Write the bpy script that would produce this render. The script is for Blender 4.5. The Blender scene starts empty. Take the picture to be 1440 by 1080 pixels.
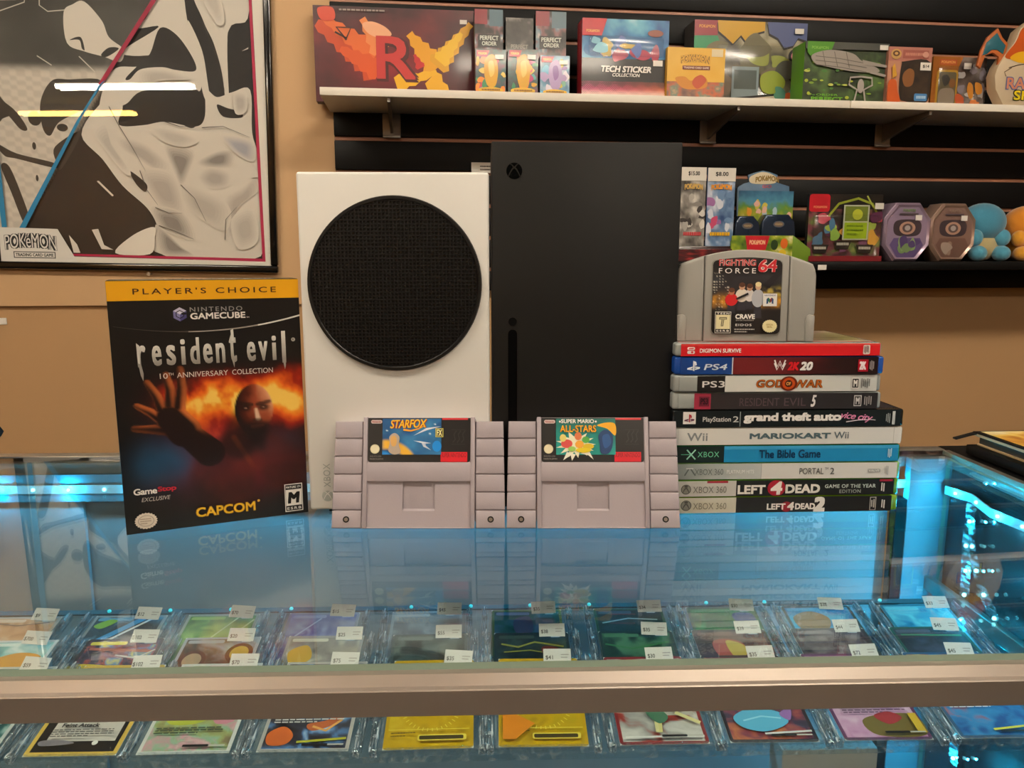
import bpy, bmesh, math, random
import numpy as np
from math import sin, cos, tan, pi, radians
from mathutils import Matrix, Vector

# ------------------------------------------------------------------ camera, world, exposure
S = bpy.context.scene
C = S.collection
GZ = 0.97                       # height of the counter's glass top above the floor
EYE = Vector((0, 0, GZ + .209))
PITCH, YAW, FPX = radians(9.4), radians(1.8), 1081.0
cam_d = bpy.data.cameras.new('camera')
cam = bpy.data.objects.new('camera', cam_d)
C.objects.link(cam)
cam.location = EYE
cam.rotation_euler = (radians(90) - PITCH, 0, -YAW)
cam_d.sensor_width = 36.0
cam_d.lens = FPX / 1440 * 36.0
cam_d.clip_start = .01
S.camera = cam
W = bpy.data.worlds.new('world'); S.world = W
W.use_nodes = True
W.node_tree.nodes['Background'].inputs[0].default_value = (.9, .85, .8, 1)
W.node_tree.nodes['Background'].inputs[1].default_value = .25
S.view_settings.view_transform = 'Standard'
S.view_settings.look = 'None'
S.view_settings.gamma = 1
S.view_settings.exposure = 0.0
S.cycles.use_denoising = True
S.cycles.max_bounces = 14
S.cycles.transparent_max_bounces = 40
S.cycles.caustics_reflective = False
S.cycles.caustics_refractive = False
LAMP = 72.0                     # strength of the ceiling tubes
LEDW = 1.0                      # watts of each metre of LED ribbon

# ------------------------------------------------------------------ helpers
def lin(h):
    if not isinstance(h, str): return tuple(h)
    h = h.lstrip('#')
    o = []
    for i in (0, 2, 4):
        c = int(h[i:i+2], 16) / 255
        o.append(c / 12.92 if c <= .04045 else ((c + .055) / 1.055) ** 2.4)
    return tuple(o)

def mat(name, col, rough=.5, metal=0., coat=0., spec=.5, bump=0., bscale=60., var=0., sheen=0.):
    m = bpy.data.materials.new(name); m.use_nodes = True
    nt = m.node_tree; b = nt.nodes['Principled BSDF']
    b.inputs['Base Color'].default_value = (*lin(col), 1)
    b.inputs['Roughness'].default_value = rough
    b.inputs['Metallic'].default_value = metal
    b.inputs['Coat Weight'].default_value = coat
    b.inputs['Coat Roughness'].default_value = .08
    b.inputs['Specular IOR Level'].default_value = spec
    if sheen: b.inputs['Sheen Weight'].default_value = sheen
    if bump or var:
        tc = nt.nodes.new('ShaderNodeTexCoord'); n = nt.nodes.new('ShaderNodeTexNoise')
        n.inputs['Scale'].default_value = bscale; n.inputs['Detail'].default_value = 4
        nt.links.new(tc.outputs['Object'], n.inputs['Vector'])
        if bump:
            bp = nt.nodes.new('ShaderNodeBump'); bp.inputs['Strength'].default_value = bump
            bp.inputs['Distance'].default_value = .002
            nt.links.new(n.outputs['Fac'], bp.inputs['Height']); nt.links.new(bp.outputs['Normal'], b.inputs['Normal'])
        if var:
            mx = nt.nodes.new('ShaderNodeMix'); mx.data_type = 'RGBA'
            c = lin(col)
            mx.inputs['A'].default_value = (*[x * (1 - var) for x in c], 1)
            mx.inputs['B'].default_value = (*[min(1, x * (1 + var)) for x in c], 1)
            nt.links.new(n.outputs['Fac'], mx.inputs['Factor']); nt.links.new(mx.outputs['Result'], b.inputs['Base Color'])
    return m

def print_mat(name, rough, coat=0., spec=.5):
    m = mat(name, '808080', rough, 0, coat, spec)
    nt = m.node_tree; a = nt.nodes.new('ShaderNodeAttribute'); a.attribute_name = 'Col'
    nt.links.new(a.outputs['Color'], nt.nodes['Principled BSDF'].inputs['Base Color'])
    return m

def pane_mat(name, tint=(1, 1, 1), ior=1.5, rough=0., extra=0., bump=0., bscale=200., sparkle=0.):
    """clear sheet: what lies behind shows through, the surface mirrors by Fresnel"""
    m = bpy.data.materials.new(name); m.use_nodes = True
    nt = m.node_tree; nt.nodes.clear()
    out = nt.nodes.new('ShaderNodeOutputMaterial'); mx = nt.nodes.new('ShaderNodeMixShader')
    t = nt.nodes.new('ShaderNodeBsdfTransparent'); g = nt.nodes.new('ShaderNodeBsdfGlossy')
    # Schlick's curve on the angle to the surface, the same from both faces of a thin sheet
    lw = nt.nodes.new('ShaderNodeLayerWeight'); lw.inputs['Blend'].default_value = .5
    pw5 = nt.nodes.new('ShaderNodeMath'); pw5.operation = 'POWER'; pw5.inputs[1].default_value = 5
    f = nt.nodes.new('ShaderNodeMath'); f.operation = 'MULTIPLY_ADD'
    r0 = ((ior-1)/(ior+1))**2; f.inputs[1].default_value = 1-r0; f.inputs[2].default_value = r0
    nt.links.new(lw.outputs['Facing'], pw5.inputs[0]); nt.links.new(pw5.outputs[0], f.inputs[0])
    t.inputs[0].default_value = (*tint, 1); g.inputs['Roughness'].default_value = rough
    fac = f.outputs[0]
    if extra:
        ad = nt.nodes.new('ShaderNodeMath'); ad.operation = 'ADD'; ad.use_clamp = True
        ad.inputs[1].default_value = extra
        nt.links.new(fac, ad.inputs[0]); fac = ad.outputs[0]
    if bump:
        tc = nt.nodes.new('ShaderNodeTexCoord'); n = nt.nodes.new('ShaderNodeTexNoise')
        n.inputs['Scale'].default_value = bscale
        bp = nt.nodes.new('ShaderNodeBump'); bp.inputs['Strength'].default_value = bump; bp.inputs['Distance'].default_value = .002
        nt.links.new(tc.outputs['Object'], n.inputs['Vector']); nt.links.new(n.outputs['Fac'], bp.inputs['Height'])
        nt.links.new(bp.outputs['Normal'], g.inputs['Normal']); nt.links.new(bp.outputs['Normal'], lw.inputs['Normal'])
    nt.links.new(fac, mx.inputs[0]); nt.links.new(t.outputs[0], mx.inputs[1]); nt.links.new(g.outputs[0], mx.inputs[2])
    sh = mx.outputs[0]
    if sparkle:                     # white diffuse streaks painted in for the acrylic's sparkle
        tc = nt.nodes.new('ShaderNodeTexCoord'); mp = nt.nodes.new('ShaderNodeMapping'); mp.inputs['Scale'].default_value = (1, .10, 1)
        n2 = nt.nodes.new('ShaderNodeTexNoise'); n2.inputs['Scale'].default_value = bscale * 1.6; n2.inputs['Detail'].default_value = 5
        rp = nt.nodes.new('ShaderNodeMapRange'); rp.inputs['From Min'].default_value = .48; rp.inputs['From Max'].default_value = .72; rp.inputs['To Max'].default_value = sparkle
        df = nt.nodes.new('ShaderNodeBsdfDiffuse'); df.inputs[0].default_value = (.9, .95, .97, 1); m2 = nt.nodes.new('ShaderNodeMixShader')
        nt.links.new(tc.outputs['Object'], mp.inputs[0]); nt.links.new(mp.outputs[0], n2.inputs['Vector']); nt.links.new(n2.outputs['Fac'], rp.inputs['Value'])
        nt.links.new(rp.outputs[0], m2.inputs[0]); nt.links.new(sh, m2.inputs[1]); nt.links.new(df.outputs[0], m2.inputs[2]); sh = m2.outputs[0]
    nt.links.new(sh, out.inputs[0])
    return m

def emit_mat(name, col, strength):
    m = bpy.data.materials.new(name); m.use_nodes = True
    b = m.node_tree.nodes['Principled BSDF']
    b.inputs['Base Color'].default_value = (*lin(col), 1)
    b.inputs['Emission Color'].default_value = (*lin(col), 1)
    b.inputs['Emission Strength'].default_value = strength
    return m

class MB:
    """collects shapes into ONE mesh"""
    def __init__(s): s.v = []; s.f = []; s.m = []
    def add(s, vs, fs, m=0, xf=None):
        o = len(s.v)
        s.v += [tuple(xf @ Vector(v)) if xf else tuple(v) for v in vs]
        s.f += [[i + o for i in f] for f in fs]; s.m += [m] * len(fs)
        return s
    def bm(s, b, m=0, xf=None):
        b.verts.index_update()
        s.add([v.co.copy() for v in b.verts], [[v.index for v in f.verts] for f in b.faces], m, xf); b.free(); return s
    def box(s, x0, x1, y0, y1, z0, z1, bev=0., m=0, segs=2, xf=None):
        b = bmesh.new(); bmesh.ops.create_cube(b, size=1)
        for v in b.verts:
            v.co = (x0 if v.co.x < 0 else x1, y0 if v.co.y < 0 else y1, z0 if v.co.z < 0 else z1)
        if bev: bmesh.ops.bevel(b, geom=b.edges[:], offset=bev, segments=segs, profile=.5, affect='EDGES')
        return s.bm(b, m, xf)
    def prism(s, pts, y0, y1, bev=0., m=0, xf=None, segs=2):
        """outline in x,z extruded along y"""
        b = bmesh.new()
        A = [b.verts.new((p[0], y0, p[1])) for p in pts]; B = [b.verts.new((p[0], y1, p[1])) for p in pts]
        n = len(pts)
        fa = b.faces.new(A); fb = b.faces.new(B[::-1])
        for i in range(n): b.faces.new((A[i], B[i], B[(i+1) % n], A[(i+1) % n]))
        bmesh.ops.recalc_face_normals(b, faces=b.faces[:])
        if bev:
            bmesh.ops.bevel(b, geom=list(fa.edges) + list(fb.edges), offset=bev, segments=segs, profile=.5, affect='EDGES')
        return s.bm(b, m, xf)
    def cyl(s, p0, p1, r0, r1=None, n=20, m=0, cap=True):
        r1 = r0 if r1 is None else r1
        p0, p1 = Vector(p0), Vector(p1); d = (p1 - p0).normalized()
        a = d.orthogonal().normalized(); c = d.cross(a)
        vs = []
        for p, r in ((p0, r0), (p1, r1)):
            vs += [p + a * (r * cos(2*pi*i/n)) + c * (r * sin(2*pi*i/n)) for i in range(n)]
        fs = [[i, (i+1) % n, n + (i+1) % n, n + i] for i in range(n)]
        if cap: fs += [list(range(n))[::-1], list(range(n, 2*n))]
        return s.add(vs, fs, m)
    def tube(s, pts, r, n=8, m=0):
        P = [Vector(p) for p in pts]; vs = []; fs = []
        for k, p in enumerate(P):
            d = (P[min(k+1, len(P)-1)] - P[max(k-1, 0)]).normalized()
            a = d.cross(Vector((.13, .31, .94))).normalized(); c = d.cross(a)
            vs += [p + a * (r * cos(2*pi*i/n)) + c * (r * sin(2*pi*i/n)) for i in range(n)]
        for k in range(len(P)-1):
            fs += [[k*n+i, k*n+(i+1) % n, (k+1)*n+(i+1) % n, (k+1)*n+i] for i in range(n)]
        fs += [list(range(n))[::-1], list(range((len(P)-1)*n, len(P)*n))]
        return s.add(vs, fs, m)
    def ribbon(s, pts, wdir, w, t=.0012, m=0):
        """flat strip along pts, width w along wdir"""
        wd = Vector(wdir).normalized() * (w / 2); vs = []; fs = []
        P = [Vector(p) for p in pts]
        for k, p in enumerate(P):
            d = (P[min(k+1, len(P)-1)] - P[max(k-1, 0)]).normalized()
            nn = d.cross(wd).normalized() * (t / 2)
            vs += [p - wd - nn, p + wd - nn, p + wd + nn, p - wd + nn]
        for k in range(len(P)-1):
            fs += [[4*k+i, 4*k+(i+1) % 4, 4*k+4+(i+1) % 4, 4*k+4+i] for i in range(4)]
        fs += [[3, 2, 1, 0], [4*len(P)-4+i for i in range(4)]]
        return s.add(vs, fs, m)
    def ball(s, c, r, sc=(1, 1, 1), m=0, u=20, v=14, xf=None):
        b = bmesh.new(); bmesh.ops.create_uvsphere(b, u_segments=u, v_segments=v, radius=r)
        for q in b.verts: q.co = (q.co.x*sc[0]+c[0], q.co.y*sc[1]+c[1], q.co.z*sc[2]+c[2])
        return s.bm(b, m, xf)
    def build(s, name, mats, parent=None, loc=None, smooth=35):
        me = bpy.data.meshes.new(name); me.from_pydata(s.v, [], s.f)
        mats = mats if isinstance(mats, (list, tuple)) else [mats]
        for m in mats: me.materials.append(m)
        me.polygons.foreach_set('material_index', s.m)
        b = bmesh.new(); b.from_mesh(me); bmesh.ops.recalc_face_normals(b, faces=b.faces[:]); b.to_mesh(me); b.free()
        ar = np.zeros(len(me.polygons)); me.polygons.foreach_get('area', ar)
        me.polygons.foreach_set('use_smooth', (ar < 6 * np.median(ar)).tolist())
        me.set_sharp_from_angle(angle=radians(smooth)); me.update()
        return link(name, me, parent, loc)

def link(name, me, parent=None, loc=None):
    o = bpy.data.objects.new(name, me); C.objects.link(o)
    if parent: o.parent = parent
    if loc is not None: o.location = loc
    return o

def tag(o, label, cat, group=None, kind=None):
    if label: o['label'] = label
    if cat: o['category'] = cat
    if group: o['group'] = group
    if kind: o['kind'] = kind
    return o

def thing(name, label, cat, loc=(0, 0, 0), rot=(0, 0, 0), group=None, mw=None):
    o = bpy.data.objects.new(name, None); C.objects.link(o)
    if mw is not None:
        l, q, _ = mw.decompose(); o.location = l; o.rotation_euler = q.to_euler()
    else:
        o.location = loc; o.rotation_euler = rot
    o.empty_display_size = .02
    return tag(o, label, cat, group)

def struct(o): o['kind'] = 'structure'; return o

# --- noise for the printed art
def _h(ix, iy, seed):
    n = (ix.astype(np.int64) * 374761393 + iy.astype(np.int64) * 668265263 + seed * 1442695041) & 0x7fffffff
    n = ((n ^ (n >> 13)) * 1274126177) & 0x7fffffff
    return ((n ^ (n >> 16)) & 0xffff) / 65535.0
def vnoise(x, y, seed=0):
    x = np.asarray(x, float); y = np.asarray(y, float)
    ix = np.floor(x); iy = np.floor(y); fx = x - ix; fy = y - iy
    fx = fx*fx*(3-2*fx); fy = fy*fy*(3-2*fy)
    a = _h(ix, iy, seed); b = _h(ix+1, iy, seed); c = _h(ix, iy+1, seed); d = _h(ix+1, iy+1, seed)
    return (a*(1-fx)+b*fx)*(1-fy) + (c*(1-fx)+d*fx)*fy
def fbm(x, y, seed=0, o=4):
    t = 0; a = .5; s = 0
    for k in range(o):
        t = t + a * vnoise(x * 2**k, y * 2**k, seed + 17*k); s += a; a *= .5
    return t / s
def ramp(t, stops):
    t = np.clip(np.asarray(t, float), 0, 1); xs = [s[0] for s in stops]; cs = np.array([lin(s[1]) for s in stops])
    return np.stack([np.interp(t, xs, cs[:, k]) for k in range(3)], -1)
def mix(a, b, t):
    t = np.clip(t, 0, 1)[..., None]; return a * (1 - t) + (np.array(lin(b)) if isinstance(b, str) else b) * t
def sstep(a, b, x):
    t = np.clip((x - a) / (b - a), 0, 1); return t*t*(3-2*t)
def capsule(X, Y, p, q, r0, r1):
    px, py = X - p[0], Y - p[1]; dx, dy = q[0]-p[0], q[1]-p[1]
    h = np.clip((px*dx + py*dy) / (dx*dx + dy*dy), 0, 1)
    return np.hypot(px - dx*h, py - dy*h) - (r0 + (r1-r0)*h)

# --- lettering
_tc = {}
def text_geo(s, bold=0., shear=0., space=1.):
    k = (s, bold, shear, space)
    if k in _tc: return _tc[k]
    cu = bpy.data.curves.new('t', 'FONT'); cu.body = s; cu.size = 1; cu.offset = bold; cu.shear = shear
    cu.space_character = space; cu.resolution_u = 3; cu.fill_mode = 'FRONT'
    ob = bpy.data.objects.new('t', cu); me = ob.to_mesh()
    v = np.array([(q.co.x, q.co.y) for q in me.vertices]) if len(me.vertices) else np.zeros((1, 2))
    f = [list(p.vertices) for p in me.polygons]
    ob.to_mesh_clear(); bpy.data.objects.remove(ob); bpy.data.curves.remove(cu)
    v = v - v.min(0); e = v.max(0); e[e < 1e-6] = 1e-6
    _tc[k] = (v / e, f, e[0] / e[1])
    return _tc[k]

class Print:
    """a printed face in local x (right) and z (up), facing -y, its inks in one mesh.
    w, h in metres; drawn in units U x V from the top left corner, y down"""
    def __init__(s, w, h, U=100., V=100., step=.00005):
        s.w, s.h, s.U, s.V, s.step = w, h, U, V, step
        s.v = []; s.f = []; s.c = []; s.L = 0
    def _put(s, P, faces, cols, off=None):
        o = len(s.v)
        y = -s.step * s.L; s.L += 1
        for i, (a, b) in enumerate(P):
            s.v.append((a / s.U * s.w - s.w/2, y - (off[i] if off else 0), s.h - b / s.V * s.h))
        s.f += [[i + o for i in f] for f in faces]
        s.c += list(cols) if isinstance(cols, list) else [cols] * len(P)
        return s
    def paint(s, nx, ny, fn, x0=0, y0=0, x1=None, y1=None):
        x1 = s.U if x1 is None else x1; y1 = s.V if y1 is None else y1
        X, Y = np.meshgrid(np.linspace(x0, x1, nx), np.linspace(y0, y1, ny))
        cc = np.clip(fn(X, Y), 0, 1).reshape(-1, 3)
        P = np.stack([X.ravel(), Y.ravel()], 1)
        fs = [[j*nx+i, (j+1)*nx+i, (j+1)*nx+i+1, j*nx+i+1] for j in range(ny-1) for i in range(nx-1)]
        return s._put([tuple(p) for p in P], fs, [tuple(c) for c in cc])
    def poly(s, pts, col):
        P = [(min(max(a, 0), s.U), min(max(b, 0), s.V)) for a, b in pts]
        Q = [P[i] for i in range(len(P)) if P[i] != P[i-1]]
        if len(Q) < 3: return s
        ar = sum(Q[i-1][0]*Q[i][1] - Q[i][0]*Q[i-1][1] for i in range(len(Q)))
        if ar > 0: Q = Q[::-1]
        return s._put(Q, [list(range(len(Q)))], lin(col))
    def curve(s, pts, col, k=5):
        """smooth closed outline through pts"""
        n = len(pts); o = []
        for i in range(n):
            p0, p1, p2, p3 = (np.array(pts[(i+j) % n], float) for j in (-1, 0, 1, 2))
            for q in range(k):
                t = q / k
                o.append(tuple(.5*((2*p1)+(p2-p0)*t+(2*p0-5*p1+4*p2-p3)*t*t+(3*p1-p0-3*p2+p3)*t**3)))
        return s.poly(o, col)
    def soft(s, pts, c0, c1, n=6, k=4):
        """a soft-edged patch: c0 at the rim to c1 inside"""
        cx = sum(p[0] for p in pts)/len(pts); cy = sum(p[1] for p in pts)/len(pts); a, b = np.array(lin(c0)), np.array(lin(c1))
        for i in range(n):
            t = i/(n-1); q = 1.06-.62*t
            s.curve([(cx+(x-cx)*q, cy+(y-cy)*q) for x, y in pts], tuple(a+(b-a)*(.12+.88*t)), k)
        return s
    def rect(s, x0, y0, x1, y1, col, r=0.):
        if not r: return s.poly([(x0, y0), (x1, y0), (x1, y1), (x0, y1)], col)
        P = []
        for cx, cy, a in ((x1-r, y0+r, -90), (x1-r, y1-r, 0), (x0+r, y1-r, 90), (x0+r, y0+r, 180)):
            P += [(cx + r*cos(radians(a+t)), cy + r*sin(radians(a+t))) for t in (0, 22, 45, 68, 90)]
        return s.poly(P, col)
    def ell(s, cx, cy, rx, ry, col, n=28):
        return s.poly([(cx+rx*cos(2*pi*i/n), cy+ry*sin(2*pi*i/n)) for i in range(n)], col)
    def star(s, cx, cy, r0, r1, n, col, asp=1.):
        return s.poly([(cx+(r0 if i % 2 else r1)*cos(pi*i/n), cy+asp*(r0 if i % 2 else r1)*sin(pi*i/n)) for i in range(2*n)], col)
    def line(s, pts, w, col, w1=None):
        L = []; R = []; n = len(pts)
        for i, p in enumerate(pts):
            a = pts[max(i-1, 0)]; b = pts[min(i+1, n-1)]
            dx, dy = b[0]-a[0], b[1]-a[1]; l = math.hypot(dx, dy) or 1
            ww = w if w1 is None else w + (w1-w)*i/(n-1)
            L.append((p[0]-dy/l*ww/2, p[1]+dx/l*ww/2)); R.append((p[0]+dy/l*ww/2, p[1]-dx/l*ww/2))
        return s.poly(L + R[::-1], col)
    def text(s, t, cx, cy, w, h=None, col='ffffff', bold=0., shear=0., space=1., rot=0., arch=0., slope=0., col2=None):
        v, f, asp = text_geo(t, 0., shear, space)
        ux, uy = s.w / s.U, s.h / s.V
        if h is None: h = w * ux / asp / uy
        if w is None: w = h * uy * asp / ux
        P = []; F = []; cols = []; off = []
        e = max(bold, 0) * h * uy * 1.1; offs = [(0, 0)]
        if e: offs += [(e/ux*q, e/uy*p) for q, p in ((1, 1), (1, -1), (-1, 1), (-1, -1), (1, 0), (-1, 0), (0, 1), (0, -1))]
        if e: w, h = w - 2*e/ux, h - 2*e/uy
        ca, cb = np.array(lin(col)), np.array(lin(col2 or col))
        for c_, (ox, oy) in enumerate(offs):
            k = len(P); off += [c_ * .09 * s.step] * len(v); F += [[i + k for i in q] for q in f]
            for a, b in v:
                x = (a - .5) * w + ox; y = -(b - .5) * h - arch * (1 - (2*a-1)**2) + slope * (a - .5) + oy
                if rot:
                    X, Y = x*ux, y*uy; r = radians(rot)
                    x, y = (X*cos(r)-Y*sin(r))/ux, (X*sin(r)+Y*cos(r))/uy
                P.append((cx + x, cy + y)); cols.append(tuple(cb + (ca-cb)*b))
        return s._put(P, F, cols, off)
    def lines(s, x0, y0, x1, n, dy, th, col, seed=0, lastw=.6):
        r = random.Random(seed)
        for k in range(n):
            e = x0 + (x1-x0) * (lastw if k == n-1 else r.uniform(.88, 1))
            x = x0
            while x < e - 1e-6:
                l = min(r.uniform(.04, .12) * (x1-x0), e-x); s.rect(x, y0+k*dy, x+l, y0+k*dy+th, col); x += l + .018*(x1-x0)
        return s
    def build(s, name, parent, m, loc=(0, 0, 0), rot=(0, 0, 0)):
        me = bpy.data.meshes.new(name); me.from_pydata(s.v, [], s.f); me.materials.append(m)
        a = me.color_attributes.new('Col', 'FLOAT_COLOR', 'POINT')
        a.data.foreach_set('color', np.array([(*c, 1.) for c in s.c], dtype=np.float32).ravel())
        me.update()
        o = link(name, me, parent, loc); o.rotation_euler = rot
        return o

# --- wall frame: s along the wall, d in front of it, z above the glass top
BW = radians(5.2)
WP = Vector((.66, 2.0, 0)); WD = Vector((cos(BW), sin(BW), 0)); WN = Vector((sin(BW), -cos(BW), 0))
def WM(s, d, z, tilt=0., yaw=0., lean=0.):
    return Matrix.Translation(WP + WD*s + WN*d + Vector((0, 0, GZ+z))) @ Matrix.Rotation(BW+yaw, 4, 'Z') @ Matrix.Rotation(lean, 4, 'X') @ Matrix.Rotation(tilt, 4, 'Y')
_fw = Vector((sin(YAW)*cos(PITCH), cos(YAW)*cos(PITCH), -sin(PITCH))); _rt = Vector((cos(YAW), -sin(YAW), 0)); _up = _rt.cross(_fw)
def wall_at(px, py, d):
    """measure: where the sight line of a photo point meets the plane d in front of the wall"""
    r = _fw*FPX + _rt*(px-720) - _up*(py-540)
    t = (WP + WN*d - EYE).dot(WN) / r.dot(WN); q = EYE + r*t
    return (q-WP).dot(WD), q.z-GZ

# ------------------------------------------------------------------ materials
M_tan = mat('tan_wall_paint', 'd9b184', .75, bump=.08, bscale=120)
M_tan_shaded = mat('tan_wall_paint_lower', 'bb9468', .75, bump=.08, bscale=120)  # same tan, darkened: light falloff put into the wall's colour
M_cream = mat('ceiling_tile', 'd9d4c8', .9, bump=.3, bscale=90)
M_carpet = mat('floor_carpet', '4a4540', .95, bump=.5, bscale=300, var=.2)
M_black = mat('matte_black', '080808', .55, spec=.3)
M_slat = mat('black_laminate', '050506', .5, spec=.2)
M_groove = mat('groove_lip', 'a8745a', .45)
M_shelfw = mat('white_melamine', 'eee6d8', .45)
M_steel = mat('brushed_steel', 'b5aaa0', .38, .75, bump=.06, bscale=40)
M_alu = mat('aluminium', 'b9b4aa', .3, .85)
M_glass = pane_mat('counter_glass', (.93, .98, .985), 1.72)
M_gedge = mat('glass_edge_green', '9db5a4', .25, spec=.6)
M_pane = pane_mat('poster_glazing', (1, 1, 1), 1.45)
M_clear = pane_mat('clear_plastic', (.97, .98, .99), 1.45, .16, extra=.02)
M_acryl = pane_mat('acrylic', (.93, .965, .98), 1.5, .02, extra=.05, sparkle=.18)
M_spark = pane_mat('acrylic_ribbed', (.84, .90, .94), 1.6, .08, extra=.25, bump=1., bscale=330, sparkle=.75)
M_prg = print_mat('print_gloss', .35, .25)
M_prs = print_mat('print_sleeve', .3, .35)
M_prm = print_mat('print_matte', .6)
M_prd = print_mat('print_dull', .8, spec=.05)
M_sedge = pane_mat('acrylic_edge', (.85, .92, .94), 1.5, .05, extra=.06, bscale=120, sparkle=.4)
M_white = mat('white_plastic', 'e6e4de', .42)
M_grey = mat('cartridge_grey', 'a59ba1', .5, bump=.05, bscale=900)
M_grey2 = mat('cartridge_cool_grey', '97958f', .5, bump=.05, bscale=900)
M_paper = mat('white_paper', 'ebe6dc', .7)
M_screw = mat('screw_metal', '8a8078', .35, .9)

# ================================================================== the room
def cuboid(name, x0, x1, y0, y1, z0, z1, m, bev=0.):
    return MB().box(x0, x1, y0, y1, z0, z1, bev).build(name, m)
struct(cuboid('floor', -4.6, 4.6, -7.1, 2.8, -.1, 0, M_carpet))
struct(cuboid('ceiling', -4.6, 4.6, -7.1, 2.8, 2.75, 2.85, M_cream))
struct(cuboid('wall_left', -4.6, -4.5, -7.1, 2.8, 0, 2.75, M_tan))
struct(cuboid('wall_right', 4.5, 4.6, -7.1, 2.8, 0, 2.75, M_tan))
struct(cuboid('wall_front', -4.5, 4.5, -7.1, -7.0, 0, 2.75, M_tan))
def on_wall(o, s=0, d=0, z=0, **k):
    l, q, _ = WM(s, d, z, **k).decompose(); o.location = l; o.rotation_euler = q.to_euler(); return o
struct(on_wall(MB().box(-5.4, 4.2, 0, .1, -GZ, 2.75-GZ).build('wall_back', M_tan_shaded)))
# the upper left of the wall is a proud board that ends in a straight lower edge
struct(on_wall(MB().box(-5.4, -1.02, -.012, 0, .095, 2.74-GZ, .002).build('trim_1', M_tan)))

# ceiling fixtures: two long tubes seen in the poster's glazing, the rest overhead
M_tube = emit_mat('lamp_tube', 'fff3e0', LAMP)
M_tubew = emit_mat('lamp_tube_warm', 'ffcf70', LAMP * .5)
def fixture(x, y, rz, label, m=M_tube, w=.12, L=1.22, z=2.75):
    t = thing('ceiling_light', label, 'ceiling light', (x, y, z), (0, 0, rz), 'ceiling lights')
    MB().box(-L/2-.02, L/2+.02, -w/2-.03, w/2+.03, -.05, 0, .006).build('housing', M_shelfw, t)
    b = MB()
    for k in (-1, 1): b.cyl((-L/2, k*w*.3, -.072), (L/2, k*w*.3, -.072), .02, n=12)
    b.build('tube', m, t)
fixture(-2.2, -3.98, radians(14), 'white tube fixture mirrored as the long streak in the poster glazing')
fixture(-3.05, -5.5, radians(14), 'warm yellow tube fixture mirrored as the thin streak in the poster glazing', M_tubew)
fixture(1.15, -.1, 0, 'ceiling tube fixture above the right end of the counter', w=.25)
fixture(-1.0, -.1, 0, 'ceiling tube fixture above the left end of the counter', w=.25)
fixture(1.2, -2.6, 0, 'ceiling tube fixture behind the customer side on the right', w=.25)

# ================================================================== display case
case = thing('display_case', 'glass-topped showcase counter with a metal front rail and blue-lit inside', 'display case', (0, 0, 0))
G = GZ
def slab(name, x0, x1, y0, y1, z0, z1, mtop, medge):
    """sheet glass: the two large faces clear, the four edges green"""
    b = MB(); b.box(x0, x1, y0, y1, z0, z1)
    d = min(range(3), key=lambda k: (x1-x0, y1-y0, z1-z0)[k])
    for i, f in enumerate(b.f):
        cs = [b.v[j][d] for j in f]; b.m[i] = 0 if max(cs)-min(cs) < 1e-6 else 1
    return b.build(name, [mtop, medge], case)
slab('glass_top', -1.3, .497, .373, .803, G-.004, G, M_glass, M_gedge)
slab('front_glass', -1.3, .494, .3765, .3805, G-.45, G-.0075, M_glass, M_gedge)
slab('shelf_glass', -1.295, .488, .4835, .716, G-.136, G-.131, M_glass, M_sedge)
# front rail: a sloped lip over an upright face
b = MB(); prof = [(.3725, -.0045), (.3725, -.0035), (.3690, -.0040), (.3662, -.0092), (.3640, -.0099), (.3636, -.0106), (.3640, -.0245), (.3762, -.0245), (.3762, -.0045)]
vs = [(-1.3, y, G+z) for y, z in prof] + [(.5, y, G+z) for y, z in prof]; n = len(prof)
b.add(vs, [[i, (i+1) % n, n+(i+1) % n, n+i] for i in range(n)] + [list(range(n)), list(range(n, 2*n))[::-1]])
b.build('front_rail', M_steel, case, smooth=20)
MB().box(-1.3, .5, .803, .818, G-.016, G+.001, .001).box(-1.3, .5, .796, .803, G-.016, G-.0042, .001).build('back_rail', M_alu, case)
MB().box(.4975, .5045, .366, .803, G-.016, G+.0005, .001).build('side_rail', M_alu, case)
slab('side_glass', .490, .4945, .3815, .783, G-.45, G-.0045, M_glass, M_gedge)
M_door = mat('pale_door_panel', '9babb2', .5)
M_header = mat('header_strip', '70868f', .5)
MB().box(-1.3, .445, .7935, .7955, G-.046, G-.0165).build('header_strip', M_header, case)
MB().box(-1.3, -.43, .797, .802, G-.445, G-.018).build('sliding_door', M_door, case)
MB().box(-.46, .4415, .8035, .8085, G-.445, G-.018).build('sliding_door', M_door, case)
MB().box(.4415, .4525, .786, .800, G-.445, G-.05).build('post_channel', M_black, case)
MB().box(.4525, .4985, .7845, .7955, G-.445, G-.0045, .001).build('corner_post', mat('post_enamel', '8496a0', .5), case)
MB().box(-1.3, .5, .37, .82, G-.47, G-.45).build('deck', mat('case_deck', '8f979b', .5), case)
MB().box(-1.3, .5, .37, .82, .08, G-.47, .003).box(-1.28, .48, .42, .80, 0, .08).build('base_cabinet', M_slat, case)
for x in (-1.28, .4825):
    MB().box(x-.004, x+.004, .482, .79, G-.152, G-.1365, .001).box(x-.008, x+.008, .785, .796, G-.40, G-.12).build('shelf_bracket', M_alu, case)
# second counter at right, dark
sc = thing('side_counter', 'dark counter butted against the right end of the glass showcase', 'counter', (.51, .1, 0))
MB().box(0, .9, 0, .72, 0, GZ-.02, .004).build('cabinet', M_slat, sc)
MB().box(-.0045, .9, -.01, .73, GZ-.019, GZ-.001, .003).build('worktop', M_slat, sc)

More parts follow.
